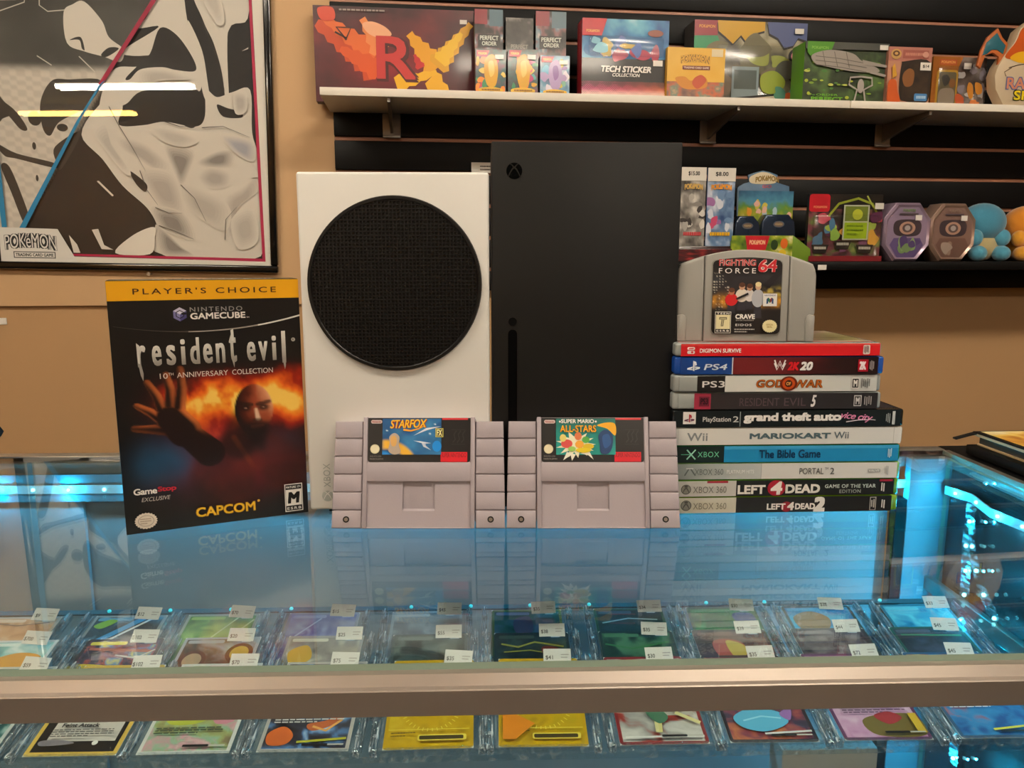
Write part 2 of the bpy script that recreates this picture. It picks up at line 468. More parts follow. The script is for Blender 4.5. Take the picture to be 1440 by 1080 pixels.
# ------------------------------------------------------------------ LED ribbons
M_led = emit_mat('led_cyan', '90f4f8', 7)
M_ledglint = emit_mat('led_dim', '40d8e0', .8)
M_glint_tape = mat('led_tape_dark', '3a4448', .5)
M_tape = mat('led_tape', 'd8eef0', .4)
M_tapec = pane_mat('led_sleeve', (.8, .95, .97), 1.5, .1, extra=.08, bump=.4, bscale=150, sparkle=.5)
LEDC = (.008, .58, 1.0)
def led_strip(name, label, pts, wdir, gap, face, first=.01, w=.009, skip=None, sleeve=M_tape, r=.0019, led=M_led, watts=0., every=2):
    t = thing(name, label, 'light strip', pts[0])
    P = [Vector(p) - Vector(pts[0]) for p in pts]
    MB().ribbon(P, wdir, w).build('tape', sleeve, t)
    fc = Vector(face).normalized(); acc = first; run = 0; lit = []; k = 0
    for a, b_ in zip(P[:-1], P[1:]):
        L = (b_-a).length
        while acc <= run + L:
            q = a + (b_-a) * ((acc-run)/L)
            if skip is None or skip(q + Vector(pts[0])):
                MB().ball((0, 0, 0), r, (1, 1, 1), u=10, v=7).build('led', led, t, q + fc * .0014)
                if k % every == 0 and watts: lit.append(q + fc * .0045)
                k += 1
            acc += gap
        run += L
    for q in lit:                 # the glow each second diode gives
        l = bpy.data.lights.new('led_glow', 'POINT'); l.energy = watts / len(lit); l.color = LEDC; l.shadow_soft_size = .0012
        o = bpy.data.objects.new('led_glow', l); C.objects.link(o); o.parent = t; o.location = q
    return t
def seen(q): return -.62 < q.x < .5
bs = led_strip('led_strip', 'LED ribbon along the top back edge inside the showcase',
               [(-.9, .7922, G-.031), (.486, .7922, G-.034)], (0, 0, 1), .0367, (0, -1, 0), .0195, skip=seen, watts=LEDW*3.0)
rs = led_strip('led_strip', 'LED ribbon along the right glass end of the showcase, under its rail',
               [(.4865, .775, G-.036), (.4865, .73, G-.031), (.4865, .70, G-.036), (.4865, .60, G-.030), (.4865, .45, G-.033)], (0, 0, 1), .034, (-1, 0, 0), .02, watts=LEDW*.6)
ds = led_strip('led_strip', 'LED ribbon hanging straight down in the right back corner of the showcase',
               [(.485, .728, G-.036), (.4845, .727, G-.055), (.483, .7265, G-.08), (.4835, .723, G-.11), (.4835, .7215, G-.152), (.484, .718, G-.22), (.485, .716, G-.30), (.485, .71, G-.40)],
               (.5, -1, .1), .0255, (-1, -1, 0), .018, sleeve=M_tapec, watts=LEDW*1.3)
led_strip('led_strip', 'LED ribbon slanting forward over the right end of the card shelf',
          [(.4855, .724, G-.058), (.4845, .718, G-.085), (.4845, .7, G-.113), (.4845, .675, G-.134), (.4845, .652, G-.150), (.4845, .63, G-.165)],
          (.6, -.3, 1), .024, (-1, -1, 0), .02, sleeve=M_tapec)
led_strip('led_strip', 'LED ribbon lying on the back of the card shelf',
          [(-.55, .707, G-.1295), (.45, .707, G-.1295)], (0, 1, 0), .058, (0, 0, 1), .01, skip=seen, sleeve=M_glint_tape, led=M_ledglint)  # added ribbon, its dim glowing dots stand for LED reflections
lb = thing('power_box', 'white upright box with a round hole under the right end of the card shelf', 'power box', (.297, .60, G-.4495))
MB().box(-.043, .043, 0, .03, 0, .235, .003).build('body', M_white, lb)
MB().cyl((-.013, -.0006, .17), (-.013, .004, .17), .012, n=24).build('cable_hole', M_black, lb)

# ================================================================== consoles
def xmark(pr, cx, cy, r, body, dark, asp=1.):
    pr.ell(cx, cy, r, r*asp, dark, 36)
    for sx in (-1, 1):
        pr.line([(cx+sx*r*.02, cy-r*.42*asp), (cx+sx*r*.28, cy-r*.18*asp), (cx+sx*r*.52, cy+r*.22*asp), (cx+sx*r*.78, cy+r*.78*asp)], r*.20, body, r*.10)
        pr.line([(cx-sx*r*.02, cy-r*.36*asp), (cx+sx*r*.30, cy-r*.72*asp), (cx+sx*r*.58, cy-r*.88*asp)], r*.17, body, r*.10)
    return pr
CY = .613
ws = thing('game_console', 'white upright game console with a round black grille', 'game console', (-.0728, CY, GZ))
MB().box(-.0742, .0742, 0, .064, .003, .2735, .0022, segs=3).build('body', M_white, ws)
MB().box(-.06, .06, .006, .058, 0, .0032).build('foot', M_black, ws)
# grille: a disc of little square wells
b = MB(); R = .0676; cz = .1875; p = .00292
b.cyl((0, -.0012, cz), (0, .0005, cz), R+.0008, n=96)
rim = [];  vs = []; fs = []
N = int(R/p)+1
def quad(a): 
    o = len(vs); vs.extend(a); fs.append([o, o+1, o+2, o+3])
for i in range(-N, N):
    for j in range(-N, N):
        x, z = (i+.5)*p, (j+.5)*p
        if math.hypot(x, z) > R-.0024: continue
        h, q, y0, y1 = p*.5, p*.36, -.0026, -.0013
        O = [(x-h, y0, cz+z-h), (x+h, y0, cz+z-h), (x+h, y0, cz+z+h), (x-h, y0, cz+z+h)]
        I = [(x-q, y0, cz+z-q), (x+q, y0, cz+z-q), (x+q, y0, cz+z+q), (x-q, y0, cz+z+q)]
        kk = p*.2; K = [(x-kk, y1, cz+z-kk), (x+kk, y1, cz+z-kk), (x+kk, y1, cz+z+kk), (x-kk, y1, cz+z+kk)]
        o = len(vs); vs.extend(O+I+K)
        for k in range(4):
            fs.append([o+k, o+(k+1) % 4, o+4+(k+1) % 4, o+4+k]); fs.append([o+4+k, o+4+(k+1) % 4, o+8+(k+1) % 4, o+8+k])
        fs.append([o+8, o+9, o+10, o+11])
b.add(vs, fs)
nr = 96; ri = R-.0026; o = []
ring = [(r*cos(2*pi*i/nr), y, cz+r*sin(2*pi*i/nr)) for r, y in ((R+.0006, -.0012), (R+.0002, -.0030), (ri+.0008, -.0030), (ri, -.0022)) for i in range(nr)]
b.add(ring, [[k*nr+i, k*nr+(i+1) % nr, (k+1)*nr+(i+1) % nr, (k+1)*nr+i] for k in range(3) for i in range(nr)])
b.build('fan_grille', mat('grille_black', '060607', .38, spec=.4), ws).location = (-.0001, 0, 0)
pr = Print(.012, .036, 12, 36)
xmark(pr, 6, 30.5, 4.6, 'e6e4de', 'b4b8b2')
pr.text('XBOX', 6, 13, 20, 5.6, 'a9ada7', rot=-90, space=1.05)
pr.build('logo', ws, M_prm, (-.0595, -.0001, .0095))

bx = thing('game_console', 'tall matte black game console tower with a narrow disc slot', 'game console', (.0775, CY, GZ))
M_xb = mat('console_black', '131211', .5, spec=.25)
MB().box(-.0742, .0742, 0, .149, .004, .2965, .0012, segs=2).build('body', M_xb, bx)
b = MB()
for i in range(9):
    for j in range(9): b.cyl(((i-4)*.0155, .0745+(j-4)*.0155, .2964), ((i-4)*.0155, .0745+(j-4)*.0155, .2969), .0055, n=12)
b.build('top_vent', M_black, bx)
MB().cyl((0, .0745, 0), (0, .0745, .0042), .06, n=40).build('foot', M_black, bx)
b = MB(); b.prism([(-.0036*cos(a), .0036*sin(a)+.148) for a in np.linspace(pi, 0, 10)] + [(-.0036, .030), (.0036, .030)], -.0004, .001)
b.build('disc_slot', mat('slot_black', '010101', .6, spec=.05), bx, (-.0578, 0, 0))
MB().cyl((-.0578, -.0008, .158), (-.0578, .001, .158), .0034, n=24).build('eject_button', mat('button_black', '040404', .5, spec=.1), bx)
pr = Print(.016, .016, 16, 16); xmark(pr, 8, 8, 6.2, '262523', '010101')
pr.build('logo', bx, M_prd, (-.0565, -.0002, .2665))

# ================================================================== boxed game at left
bw, bh, bd = .1356, .192, .032
ang = math.atan2(.0505, .1258)
gb = thing('game_box', 'black boxed game with a yellow top band and fiery cover, left of the white console', 'game box',
           (-.2124, .5918, GZ), (0, 0, ang))
MB().box(-bw/2, bw/2, .0005, bd, 0, bh-.0002, .0006).build('carton', mat('box_dark_card', '14100f', .45), gb)
def re_art(X, Y):
    u, v = X/134, Y/190
    n = fbm(u*6, v*7, 3, 5); n2 = fbm(u*3.1+5, v*4, 9, 4)
    m = 1.0*np.exp(-((u-.66)/.30)**2-((v-.49)/.10)**2) + .75*np.exp(-((u-.38)/.18)**2-((v-.455)/.07)**2) + .5*np.exp(-((u-.95)/.12)**2-((v-.46)/.13)**2) + .45*np.exp(-((u-.5)/.14)**2-((v-.64)/.06)**2)
    c = ramp(m*(n*2.5-.26), [(0, '0a0808'), (.18, '2a0808'), (.42, '961f08'), (.66, 'e8641a'), (.86, 'f79a2c'), (1, 'ffd060')])
    sm = np.exp(-((u-.58)/.32)**2-((v-.74)/.13)**2) * np.clip(n2*1.6-.35, 0, 1)
    c = mix(c, '8f2433', sm*.75)
    c = mix(c, '0d4f72', np.exp(-((u-.2)/.22)**2-((v-.72)/.09)**2)*np.clip(n2*1.7-.3, 0, 1)*.95)
    c = mix(c, '0f4a5c', np.exp(-((u-.74)/.17)**2-((v-.69)/.06)**2)*n*1.0)
    # a generic cloaked figure: shoulders, head, raised hand
    x, y = u*134, v*190
    sh = np.minimum(capsule(x, y, (92, 122), (72, 150), 15, 26), capsule(x, y, (92, 122), (118, 150), 14, 20))
    c = mix(c, mix(np.zeros(c.shape)+np.array(lin('1a0a0a')), '7a2820', np.clip(n2*2-1., 0, 1)*.7), sstep(4, -6, sh)*.8)
    lap = np.abs(capsule(x, y, (80, 122), (96, 152), .5, .5)); c = mix(c, 'c8642c', sstep(2.6, .2, lap)*np.clip(n*1.6-.2, 0, 1)*sstep(152, 126, y))
    c = mix(c, '0d0708', sstep(3, -5, capsule(x, y, (88, 112), (84, 126), 13, 15))*.75)
    wv = 1-.16*sstep(100, 124, y); hx, hy = (x-96)/(14.6*wv), (y-102)/21.5; hd = hx*hx + hy*hy
    lit = np.clip(.30+.50*hx+.22*(-hy)+.75*(n-.5), 0, 1)
    skin = ramp(lit, [(0, '140605'), (.3, '4a160a'), (.55, '98472a'), (.8, 'cf8a64'), (1, 'e8b494')])
    for ex in (90, 103.2):
        skin = mix(skin, '140504', sstep(1.2, .3, np.hypot((x-ex)/5.4, (y-98.6-.12*abs(ex-96))/3.4))*.9)
        skin = mix(skin, 'b89a88', sstep(1., .3, np.hypot((x-ex)/1.5, (y-99.2)/.7))*.75)
        skin = mix(skin, '1a0806', sstep(1.3, .2, capsule(x, y, (ex-4.5, 95.6 if ex < 96 else 97), (ex+4.5, 97 if ex < 96 else 95.2), .7, .7))*.8)
    skin = mix(skin, 'f0d0b0', sstep(1.7, .2, capsule(x, y, (97.6, 101), (98.8, 108.5), .2, .8))*.75)
    skin = mix(skin, '240a06', sstep(1.2, .2, capsule(x, y, (95.4, 109.4), (100.6, 109.6), .4, .4))*.7)
    beard = sstep(108, 114, y + .030*(x-98)**2*1.0*(y > 104) - 2.2) * (1 - .75*sstep(4, 2, np.abs(x-98))*sstep(3., 1., np.abs(y-114.4)))
    skin = mix(skin, '1a0c0c', beard*.88*np.clip(.55+n, 0, 1))
    skin = mix(skin, 'a0563c', sstep(1.1, .2, capsule(x, y, (94, 114.6), (102, 114.2), .5, .5))*.6)
    c = mix(c, skin, sstep(1.04, .90, hd))
    bd_ = capsule(x, y, (98, 119), (100, 131), 10.5, 4); c = mix(c, '170d0e', sstep(2, -5, bd_)*.85)
    def handd(x):
      hand = capsule(x, y, (37, 103), (45, 114), 11, 12)
      for a, e, r in (((31, 96), (22, 75), 3.2), ((37, 93), (35, 70), 3.4), ((43, 95), (45, 66), 3.4), ((29, 103), (14, 92), 3.0), ((33, 112), (11, 109), 3.2)):
          mid = ((a[0]+e[0])/2+1.2, (a[1]+e[1])/2)
          hand = np.minimum(hand, np.minimum(capsule(x, y, a, mid, r+.8, r), capsule(x, y, mid, e, r, r-1.0)))
      hand = np.minimum(hand, capsule(x, y, (45, 114), (62, 132), 9, 11))
      return hand
    hand = handd(x); rim = sstep(-3.2, .6, handd(x+2.0))
    core = mix(np.zeros(c.shape)+np.array(lin('180606')), 'd8743a', rim*np.clip(.1+n*1.3, 0, 1)*sstep(122, 98, y))
    c = mix(c, core, sstep(.6, -.4, hand))
    c = mix(c, '070607', sstep(.90, 1.0, v)*.9)
    c = mix(c, '080707', sstep(.40, .30, v))
    c = mix(c, '060606', sstep(.14, .0, u)*.8)
    return c
pr = Print(bw-.0004, bh-.0006, 134, 190)
pr.paint(136, 190, re_art)
pr.rect(0, 0, 134, 14.3, 'f0ac10')
pr.text("PLAYER'S CHOICE", 67, 7.6, 100, 4.4, '3a1408', .012, space=1.35)
# cube mark
cx, cy, r = 47.5, 25, 5.2
hexp = [(cx + r*sin(radians(60*k)), cy - r*cos(radians(60*k))) for k in range(6)]
pr.poly([hexp[5], hexp[0], hexp[1], (cx, cy)], 'c8c4d8'); pr.poly([hexp[1], hexp[2], hexp[3], (cx, cy)], '4a4680'); pr.poly([hexp[3], hexp[4], hexp[5], (cx, cy)], '7a76a8')
r *= .62
h2 = [(cx + r*sin(radians(60*k)), cy - r*cos(radians(60*k))) for k in range(6)]
pr.poly(h2, '0c0b10'); r *= .8
h2 = [(cx + r*sin(radians(60*k)), cy - r*cos(radians(60*k))) for k in range(6)]
pr.poly([h2[5], h2[0], h2[1], (cx, cy)], 'e0dcec'); pr.poly([h2[1], h2[2], h2[3], (cx, cy)], '5c588f'); pr.poly([h2[3], h2[4], h2[5], (cx, cy)], '8a86b4')
pr.rect(cx+1, cy-1.2, cx+4.4, cy+.3, '0c0b10')
pr.text('NINTENDO', 73, 21.6, 37, 3.4, 'a8a4a0', 0, space=1.3)
pr.text('GAMECUBE', 74, 26.6, 39, 4.8, 'efe9e2', .03); pr.text('TM', 95.2, 28.5, 2, 1, 'efe9e2')
q = [(134*t, 29.2 + 8.6*(1-((t-.48)/.52)**2) - 2.6*t + 1.5) for t in np.linspace(.02, 1, 30)]
pr.line(q[:12], .25, '4a4440', .8); pr.line(q[11:], .8, 'a09890', 1.1); pr.line(q[22:], 1.1, 'e0dcd4', 1.2)
for ch, x, w, y0, y1 in (('r', 19.6, 5.2, 47, 63), ('e', 29.8, 5.8, 47.5, 62.6), ('s', 39.5, 5.8, 47.5, 62.6), ('i', 47.9, 2.6, 43.5, 62.6), ('d', 56, 6, 42.5, 62.6), ('e', 65, 6, 47.5, 62.6),
                         ('n', 74, 6, 47.5, 62.6), ('t', 83, 4.6, 40, 62.6), ('e', 96.3, 5.8, 47.5, 62.6), ('v', 105.2, 6.2, 47.5, 62.6), ('i', 113.4, 2.6, 43.5, 62.6), ('l', 120.6, 2.4, 40, 65)):
    pr.text(ch, x, (y0+y1)/2, w+.6, y1-y0, 'e2ded6', .42/(y1-y0), col2='8e8880')
pr.poly([(16.6, 45), (18.6, 47), (18.2, 62), (17.2, 62)], 'd8d4cc'); pr.poly([(17, 60), (19, 61), (20.2, 68), (19.6, 73.5), (18.2, 69)], '9a948c')
pr.poly([(119.4, 62), (121.8, 62), (121.6, 67), (120.8, 70.5)], '9a948c'); pr.poly([(82, 38), (84, 37), (84.2, 46), (82.4, 46)], 'e2ded6'); pr.poly([(81.8, 60), (84, 60), (83.4, 67)], '9a948c')
pr.ell(128, 47, 1.5, 1.5, 'b0aaa2'); pr.text('R', 128, 47, 1.3, 1.5, '0a0808')
pr.text('10', 33.5, 70.4, 5.4, 4, 'd8d0c6'); pr.text('TH', 38.4, 69.2, 3.6, 1.9, 'd8d0c6')
pr.text('ANNIVERSARY', 60.5, 70.3, 36, 4, 'd8d0c6'); pr.text('COLLECTION', 96.5, 70.3, 30, 4, 'd8d0c6')
pr.text('Game', 15, 157, 16, 5, 'f2ece6', .03, space=.92); pr.text('Stop', 30, 157, 13, 5, 'c02034', .03, space=.92)
pr.text('EXCLUSIVE', 22, 163.5, 20, 3.2, 'd0c8c0', 0, .25)
for o_, cc in ((.075, 'f0ac20'), (.052, '201008'), (.03, 'f4c430')): pr.text('CAPCOM', 71, 178.5, 43+o_*14, 7+o_*12, cc, o_*.55)
pr.ell(95.5, 174.6, 1, 1, 'd8b040')
pr.star(14, 180, 8.0, 7.2, 22, 'e8dccc', .82); pr.ell(14, 180, 5.6, 4.4, 'b9ab9c'); pr.ell(14, 180, 5.1, 3.9, 'e8dccc'); pr.lines(10, 178, 18, 3, 1.6, .7, 'b09a88', 3)
pr.rect(115.5, 163.5, 129.5, 186.5, 'e8e4de'); pr.rect(116.2, 164.2, 128.8, 185.8, '0c0a0a'); pr.rect(116.4, 168.2, 128.6, 181.6, 'f0ece6')
pr.text('MATURE 17+', 122.5, 166.2, 11.5, 1.8, 'f0ece6', .02); pr.text('M', 122.5, 175, 9.6, 9.4, '0a0808', .06, .12); pr.text('ESRB', 122.5, 183.8, 11, 2.2, 'f0ece6', .03, space=1.3)
pr.build('cover_print', gb, M_prg, (0, 0, .0002))
pr = Print(bw-.001, bd-.001, 134, 31); pr.rect(0, 0, 134, 31, '2a2620'); pr.rect(0, 29.5, 134, 31, 'f0ac10')
pr.text('RESIDENT EVIL', 75, 14, 90, 9, 'cfc8bc', .02)
pr.build('top_print', gb, M_prg, (0, 0, bh+.0001), (radians(-90), 0, 0)).location = (0, .0005, bh)

# ================================================================== 16-bit cartridges
def snes(name, label, x, y, label_fn, yaw=0.):
    L = radians(15.5)
    t = thing(name, label, 'game cartridge', (x, y, GZ), (-L, 0, yaw))
    mm = .001; b = MB()
    B = lambda x0, x1, y0, y1, z0, z1, bv=.0: b.box(x0*mm, x1*mm, y0*mm, y1*mm, z0*mm, z1*mm, bv*mm)
    # z 0..87 ; y 0 is the front
    for s in (-1, 1):
        for k in range(6):
            z0 = k*14.0 + (.35 if k else 0); z1 = (k+1)*14.0 - .35
            f = lambda z: 68.0 - 1.6*z/84
            x0, x1 = 44.6, 68
            P = [(s*44.6, z0), (s*f(z0), z0), (s*f(z1), z1), (s*44.6, z1)]
            b.prism([(a*mm, c*mm) for a, c in P], .0012, .0045, .0007)
        b.prism([(s*44*mm, 5.5*mm), (s*67.1*mm, 5.5*mm), (s*65.7*mm, 83.6*mm), (s*44*mm, 83.6*mm)], .0022, .0172, .001)
        # rails beside the recesses
        B(*(sorted((s*40.6, s*44.0))), -.5, 4.5, .1, 87, .5)
    B(-44, 44, 3.0, 17.5, 5.5, 86.4, .6)                       # core behind everything
    B(-40.8, 40.8, -.5, 6, 36.4, 51.4, .6)                    # band between label and recess
    B(-40.8, 40.8, .6, 6, 51, 86.6, .4)                       # label floor
    for x0, x1 in ((-40.8, -12.6), (12.6, 40.8)): B(x0, x1, 1.6, 4.8, .3, 36.8, 0)
    B(-12.7, 12.7, 1.6, 4.8, .3, 13.5, 0)
    # thumb scoop
    vs = []; fs = []; n = 14
    for i in range(n+1):
        a = i/n; z = 36.8 - 23.3*a; y = 1.6 + 3.4*math.sqrt(max(0, 1-(a)**2.6)) * (1 if a < 1 else 0)
        vs += [(-12.6*mm, y*mm, z*mm), (12.6*mm, y*mm, z*mm), (-12.6*mm, 1.6*mm, z*mm), (12.6*mm, 1.6*mm, z*mm)]
    for i in range(n):
        o = 4*i; fs += [[o, o+1, o+5, o+4], [o, o+4, o+6, o+2], [o+1, o+3, o+7, o+5]]
    b.add(vs, fs)
    b.prism([(-40.6*mm, -.0), (40.6*mm, 0), (40.6*mm, .9*mm), (-40.6*mm, .9*mm)], -.0004, .003, .0003)
    b.build('shell', M_grey, t)
    for s in (-1, 1):
        q = MB().cyl((s*56.5*mm, .0009, 7*mm), (s*56.5*mm, .004, 7*mm), 2.5*mm, n=24)
        w = q.build('screw_well', M_black, t)
        MB().cyl((s*56.5*mm, .0005, 7*mm), (s*56.5*mm, .002, 7*mm), 1.5*mm, n=16).build('screw', M_screw, t)
    pr = Print(.0808, .0348, 81, 35)
    label_fn(pr)
    pr.build('label', t, M_prg, (0, .0005, .0515))
    return t
def snes_common(pr):
    pr.rect(0, 0, 81, 35, '151314', 2.2); pr.rect(0, 0, 81, 6, '151314')
    pr.rect(2.2, 1.6, 11, 4.4, 'd8c0bc', 1.3); pr.text('Nintendo', 6.6, 3, 7, 1.5, '9a2020', .02)
    pr.ell(5.6, 24.6, 3.7, 3.7, 'd8d0a8'); pr.ell(5.6, 24.6, 3.1, 3.1, 'e8e0c0')
    pr.text('MADE IN JAPAN', 7, 32.6, 10.5, 1.3, 'a8a09c'); pr.text('SNS-FO-USA', 6.4, 30.3, 9, 1.3, '8a8280')
    pr.rect(58.6, -1, 79, 1.5, 'd03038'); pr.rect(57.6, 27, 78.6, 34.7, 'd8182a')
    pr.text('SUPER NINTENDO', 68, 29.4, 19.5, 3.4, '7a0a18', .0)
    for k in range(3):
        pr.line([(67+k*3.4, 19.5), (69+k*3.4, 17), (68+k*3.4, 13), (70+k*3.4, 10)], 1.0, '2c292a')
    pr.rect(66, 9, 77, 9.6, '262425'); pr.rect(66, 20.6, 77, 21.2, '262425')
def star_lbl(pr):
    snes_common(pr)
    def sky(X, Y):
        c = ramp(fbm(X/16, Y/11, 4)*.9+.15*(X/60), [(0, '0a3a6a'), (.5, '12558c'), (1, '3a8cc0')])
        d = np.abs(np.hypot(X-14, (Y-44)*1.0)-23); c = mix(c, 'f0b838', sstep(5, 2.0, d)*sstep(9, 14, X)); 
        c = mix(c, '1a86d8', sstep(12, 9, np.hypot(X-12, Y-37)))
        for sx, sy in ((15, 10), (49, 12.5), (45, 21), (53, 5)): c = mix(c, 'e8f4ff', sstep(.9, .2, np.hypot(X-sx, Y-sy)))
        return c
    pr.paint(60, 40, sky, 11.5, 0.6, 58, 29)
    for x in (57.5,): pr.ell(54.6, 22.4, 3.6, 4.4, '0f8ae0')
    pr.poly([(36, 14), (46, 8), (58, 6.6), (47, 9.6), (42, 11.6)], 'dfe6ee'); pr.poly([(36, 18), (42, 18.5), (50, 20), (44, 20.4)], 'dfe6ee'); pr.poly([(42, 19), (46, 22), (50, 25.5), (44, 22.8)], 'c8d0dc')
    for o_, cc, d in ((.05, '8a1808', .5), (.02, 'f8c020', 0)): pr.text('STARFOX', 32+d, 4.6+d*.4, 29, 6.8, cc, o_, .22, .95, slope=-.8)
    pr.line([(28, 9.4), (34, 10.2), (40, 8.6), (44, 6.6)], 1.6, 'f0a020', .6)
    pr.rect(53.4, 8.2, 59.6, 15.2, 'd8cc60'); pr.rect(54, 8.8, 59, 14.6, '15130c'); pr.text('FX', 56.5, 11.7, 4.2, 5, 'f0e8a0', .03)
    pr.curve([(17, 15), (21, 12), (25, 15), (24.6, 21), (26, 27), (21, 29), (16.4, 26), (17.4, 20)], 'b8a898'); pr.curve([(18, 16), (21, 14), (23, 17), (22, 22), (19, 22)], 'd8a860')
def stars_lbl(pr):
    snes_common(pr)
    pr.paint(50, 34, lambda X, Y: ramp(fbm(X/20, Y/14, 8)*.6+Y/70, [(0, '08504c'), (.6, '10867e'), (1, '20a89c')]), 11.5, .6, 58.5, 29.2)
    pr.curve([(44, 6), (52, 3.6), (58.4, 5), (58.4, 14), (52, 8.6)], 'f0b020')
    pr.star(27, 21, 9, 16, 13, 'f4f0d0', .68)
    pr.poly([(20, 27), (27, 29), (24, 34), (23, 29.6), (17, 33.6)], 'f4f0e0'); pr.poly([(30, 28), (38, 27), (41, 33), (37, 29.6)], 'f4f0e0')
    for x, y, rx, ry, c in ((20, 20.5, 4.5, 3.4, 'd8504a'), (17, 16, 2.6, 3, 'e8d878'), (29, 14.5, 2.8, 3.2, 'd87848'), (30, 21, 3.4, 3, 'f0a838'), (35, 17.4, 3, 2.6, '58a848'), (37, 22.6, 4.4, 2.2, 'e0c028'), (33, 25.6, 6, 2, 'e8d020'), (24, 24.6, 3, 2, '9ccc60')):
        pr.ell(x, y, rx, ry, c)
    pr.curve([(45, 14), (50, 9.4), (56, 13), (56, 22), (53, 28), (47, 28), (46, 21)], '173a6a'); pr.curve([(48, 15), (53, 13), (55, 20), (50, 24)], '24508a')
    pr.text('SUPER MARIO', 28.6, 2.7, 26, 3.2, 'f4f0ea', .03); pr.ell(14.6, 3, .8, .8, 'f4f0ea'); pr.ell(43, 3, .8, .8, 'f4f0ea')
    for o_, cc in ((.05, '7a3408'), (.02, 'f4b018')): pr.text('ALL-STARS', 29, 8.6, 28.5, 5.4, cc, o_)
snes('game_cartridge', 'grey cartridge with a blue space label, at the front left', -.0552, .5745, star_lbl, radians(-1.8))
snes('game_cartridge', 'grey cartridge with a teal label and white burst, at the front right', .0816, .5705, stars_lbl, radians(-1.8))

# ================================================================== the stack of game cases
SY = .603
M_cl = mat('case_clear_grey', '9aa09e', .18, coat=.6, spec=.6)
def case_mat(col, r=.22): return mat('case_plastic', col, r, coat=.5)
def game_case(label, xl, xr, z, h, body, spine_fn, U, lip=(.002, .002), cover='303030', cover_fn=None, dy=0., depth=.135, yaw=0.):
    w = xr-xl
    t = thing('game_case', label, 'game case', ((xl+xr)/2, SY+dy, GZ+z), (0, 0, yaw), 'stacked game cases')
    b = MB(); b.box(-w/2, w/2, .0006, depth, .0002, h-.0002, .0022, segs=3)
    b.box(-w/2+.004, w/2-.004, 0, .01, .0006, h-.0006, .0014, segs=3)
    b.build('shell', body, t)
    x0, x1 = -w/2+lip[0], w/2-lip[1]
    V = U * (h-.0012) / (x1-x0)
    pr = Print(x1-x0, h-.0012, U, V)
    spine_fn(pr, V); pr.build('spine_insert', t, M_prs, ((x0+x1)/2, -.0002, .0006))
    pr = Print(w-.008, depth-.012, 100, 100)
    if cover_fn: cover_fn(pr)
    else: pr.paint(30, 30, lambda X, Y: mix(np.zeros(X.shape+(3,))+np.array(lin(cover)), 'c8c0b8', sstep(.62, .8, fbm(X/22, Y/22, int(z*9000)))*.5))
    o = pr.build('cover_insert', t, M_prs); o.rotation_euler = (radians(-90), 0, 0); o.location = (0, .007, h-.00015)
    return t
def flat_ramp(pr, V, stops, sc=.03, seed=1):
    pr.paint(60, 6, lambda X, Y: ramp(X/pr.U*.85+.15*fbm(X*sc, Y*sc*3, seed), stops))
def smalltext(pr, x, V, col, seed=0, w=6, n=4):
    for k in range(n): pr.rect(x+k*w/n, V*.2+((k+seed) % 3)*V*.03, x+(k+.55)*w/n, V*.8-((k*2+seed) % 3)*V*.05, col)
def rating(pr, x, V, col='e8e4de', ink='141414'):
    pr.rect(x, V*.16, x+11, V*.84, col); pr.rect(x+1, V*.22, x+10, V*.78, ink); pr.text('M', x+5.5, V*.5, 6, V*.42, col, .04)
def ps_mark(pr, cx, cy, s, c1, c2=None, asp=1.):
    c2 = c2 or c1
    pr.poly([(cx-.06*s, cy-.5*s), (cx+.22*s, cy-.4*s), (cx+.3*s, cy-.1*s), (cx+.12*s, cy), (cx+.08*s, cy-.3*s), (cx+.08*s, cy+.5*s), (cx-.06*s, cy+.44*s)], c1)
    pr.poly([(cx-.1*s, cy+.05*s), (cx-.1*s, cy+.2*s), (cx-.36*s, cy+.3*s), (cx-.1*s, cy+.28*s), (cx-.1*s, cy+.4*s), (cx-.62*s, cy+.34*s), (cx-.6*s, cy+.2*s)], c2)
    pr.poly([(cx+.12*s, cy+.05*s), (cx+.6*s, cy+.1*s), (cx+.58*s, cy+.26*s), (cx+.12*s, cy+.38*s), (cx+.12*s, cy+.26*s), (cx+.36*s, cy+.18*s), (cx+.12*s, cy+.18*s)], c2)
def ball_mark(pr, cx, cy, r, ring='4a4a46', c='8a8a80'):
    pr.ell(cx, cy, r, r, ring); pr.ell(cx, cy, r*.86, r*.86, c)
    for s in (-1, 1): pr.line([(cx+s*r*.05, cy-r*.35), (cx+s*r*.4, cy+r*.15), (cx+s*r*.62, cy+r*.66)], r*.26, ring, r*.1)
    pr.ell(cx, cy-r*.62, r*.36, r*.2, ring)

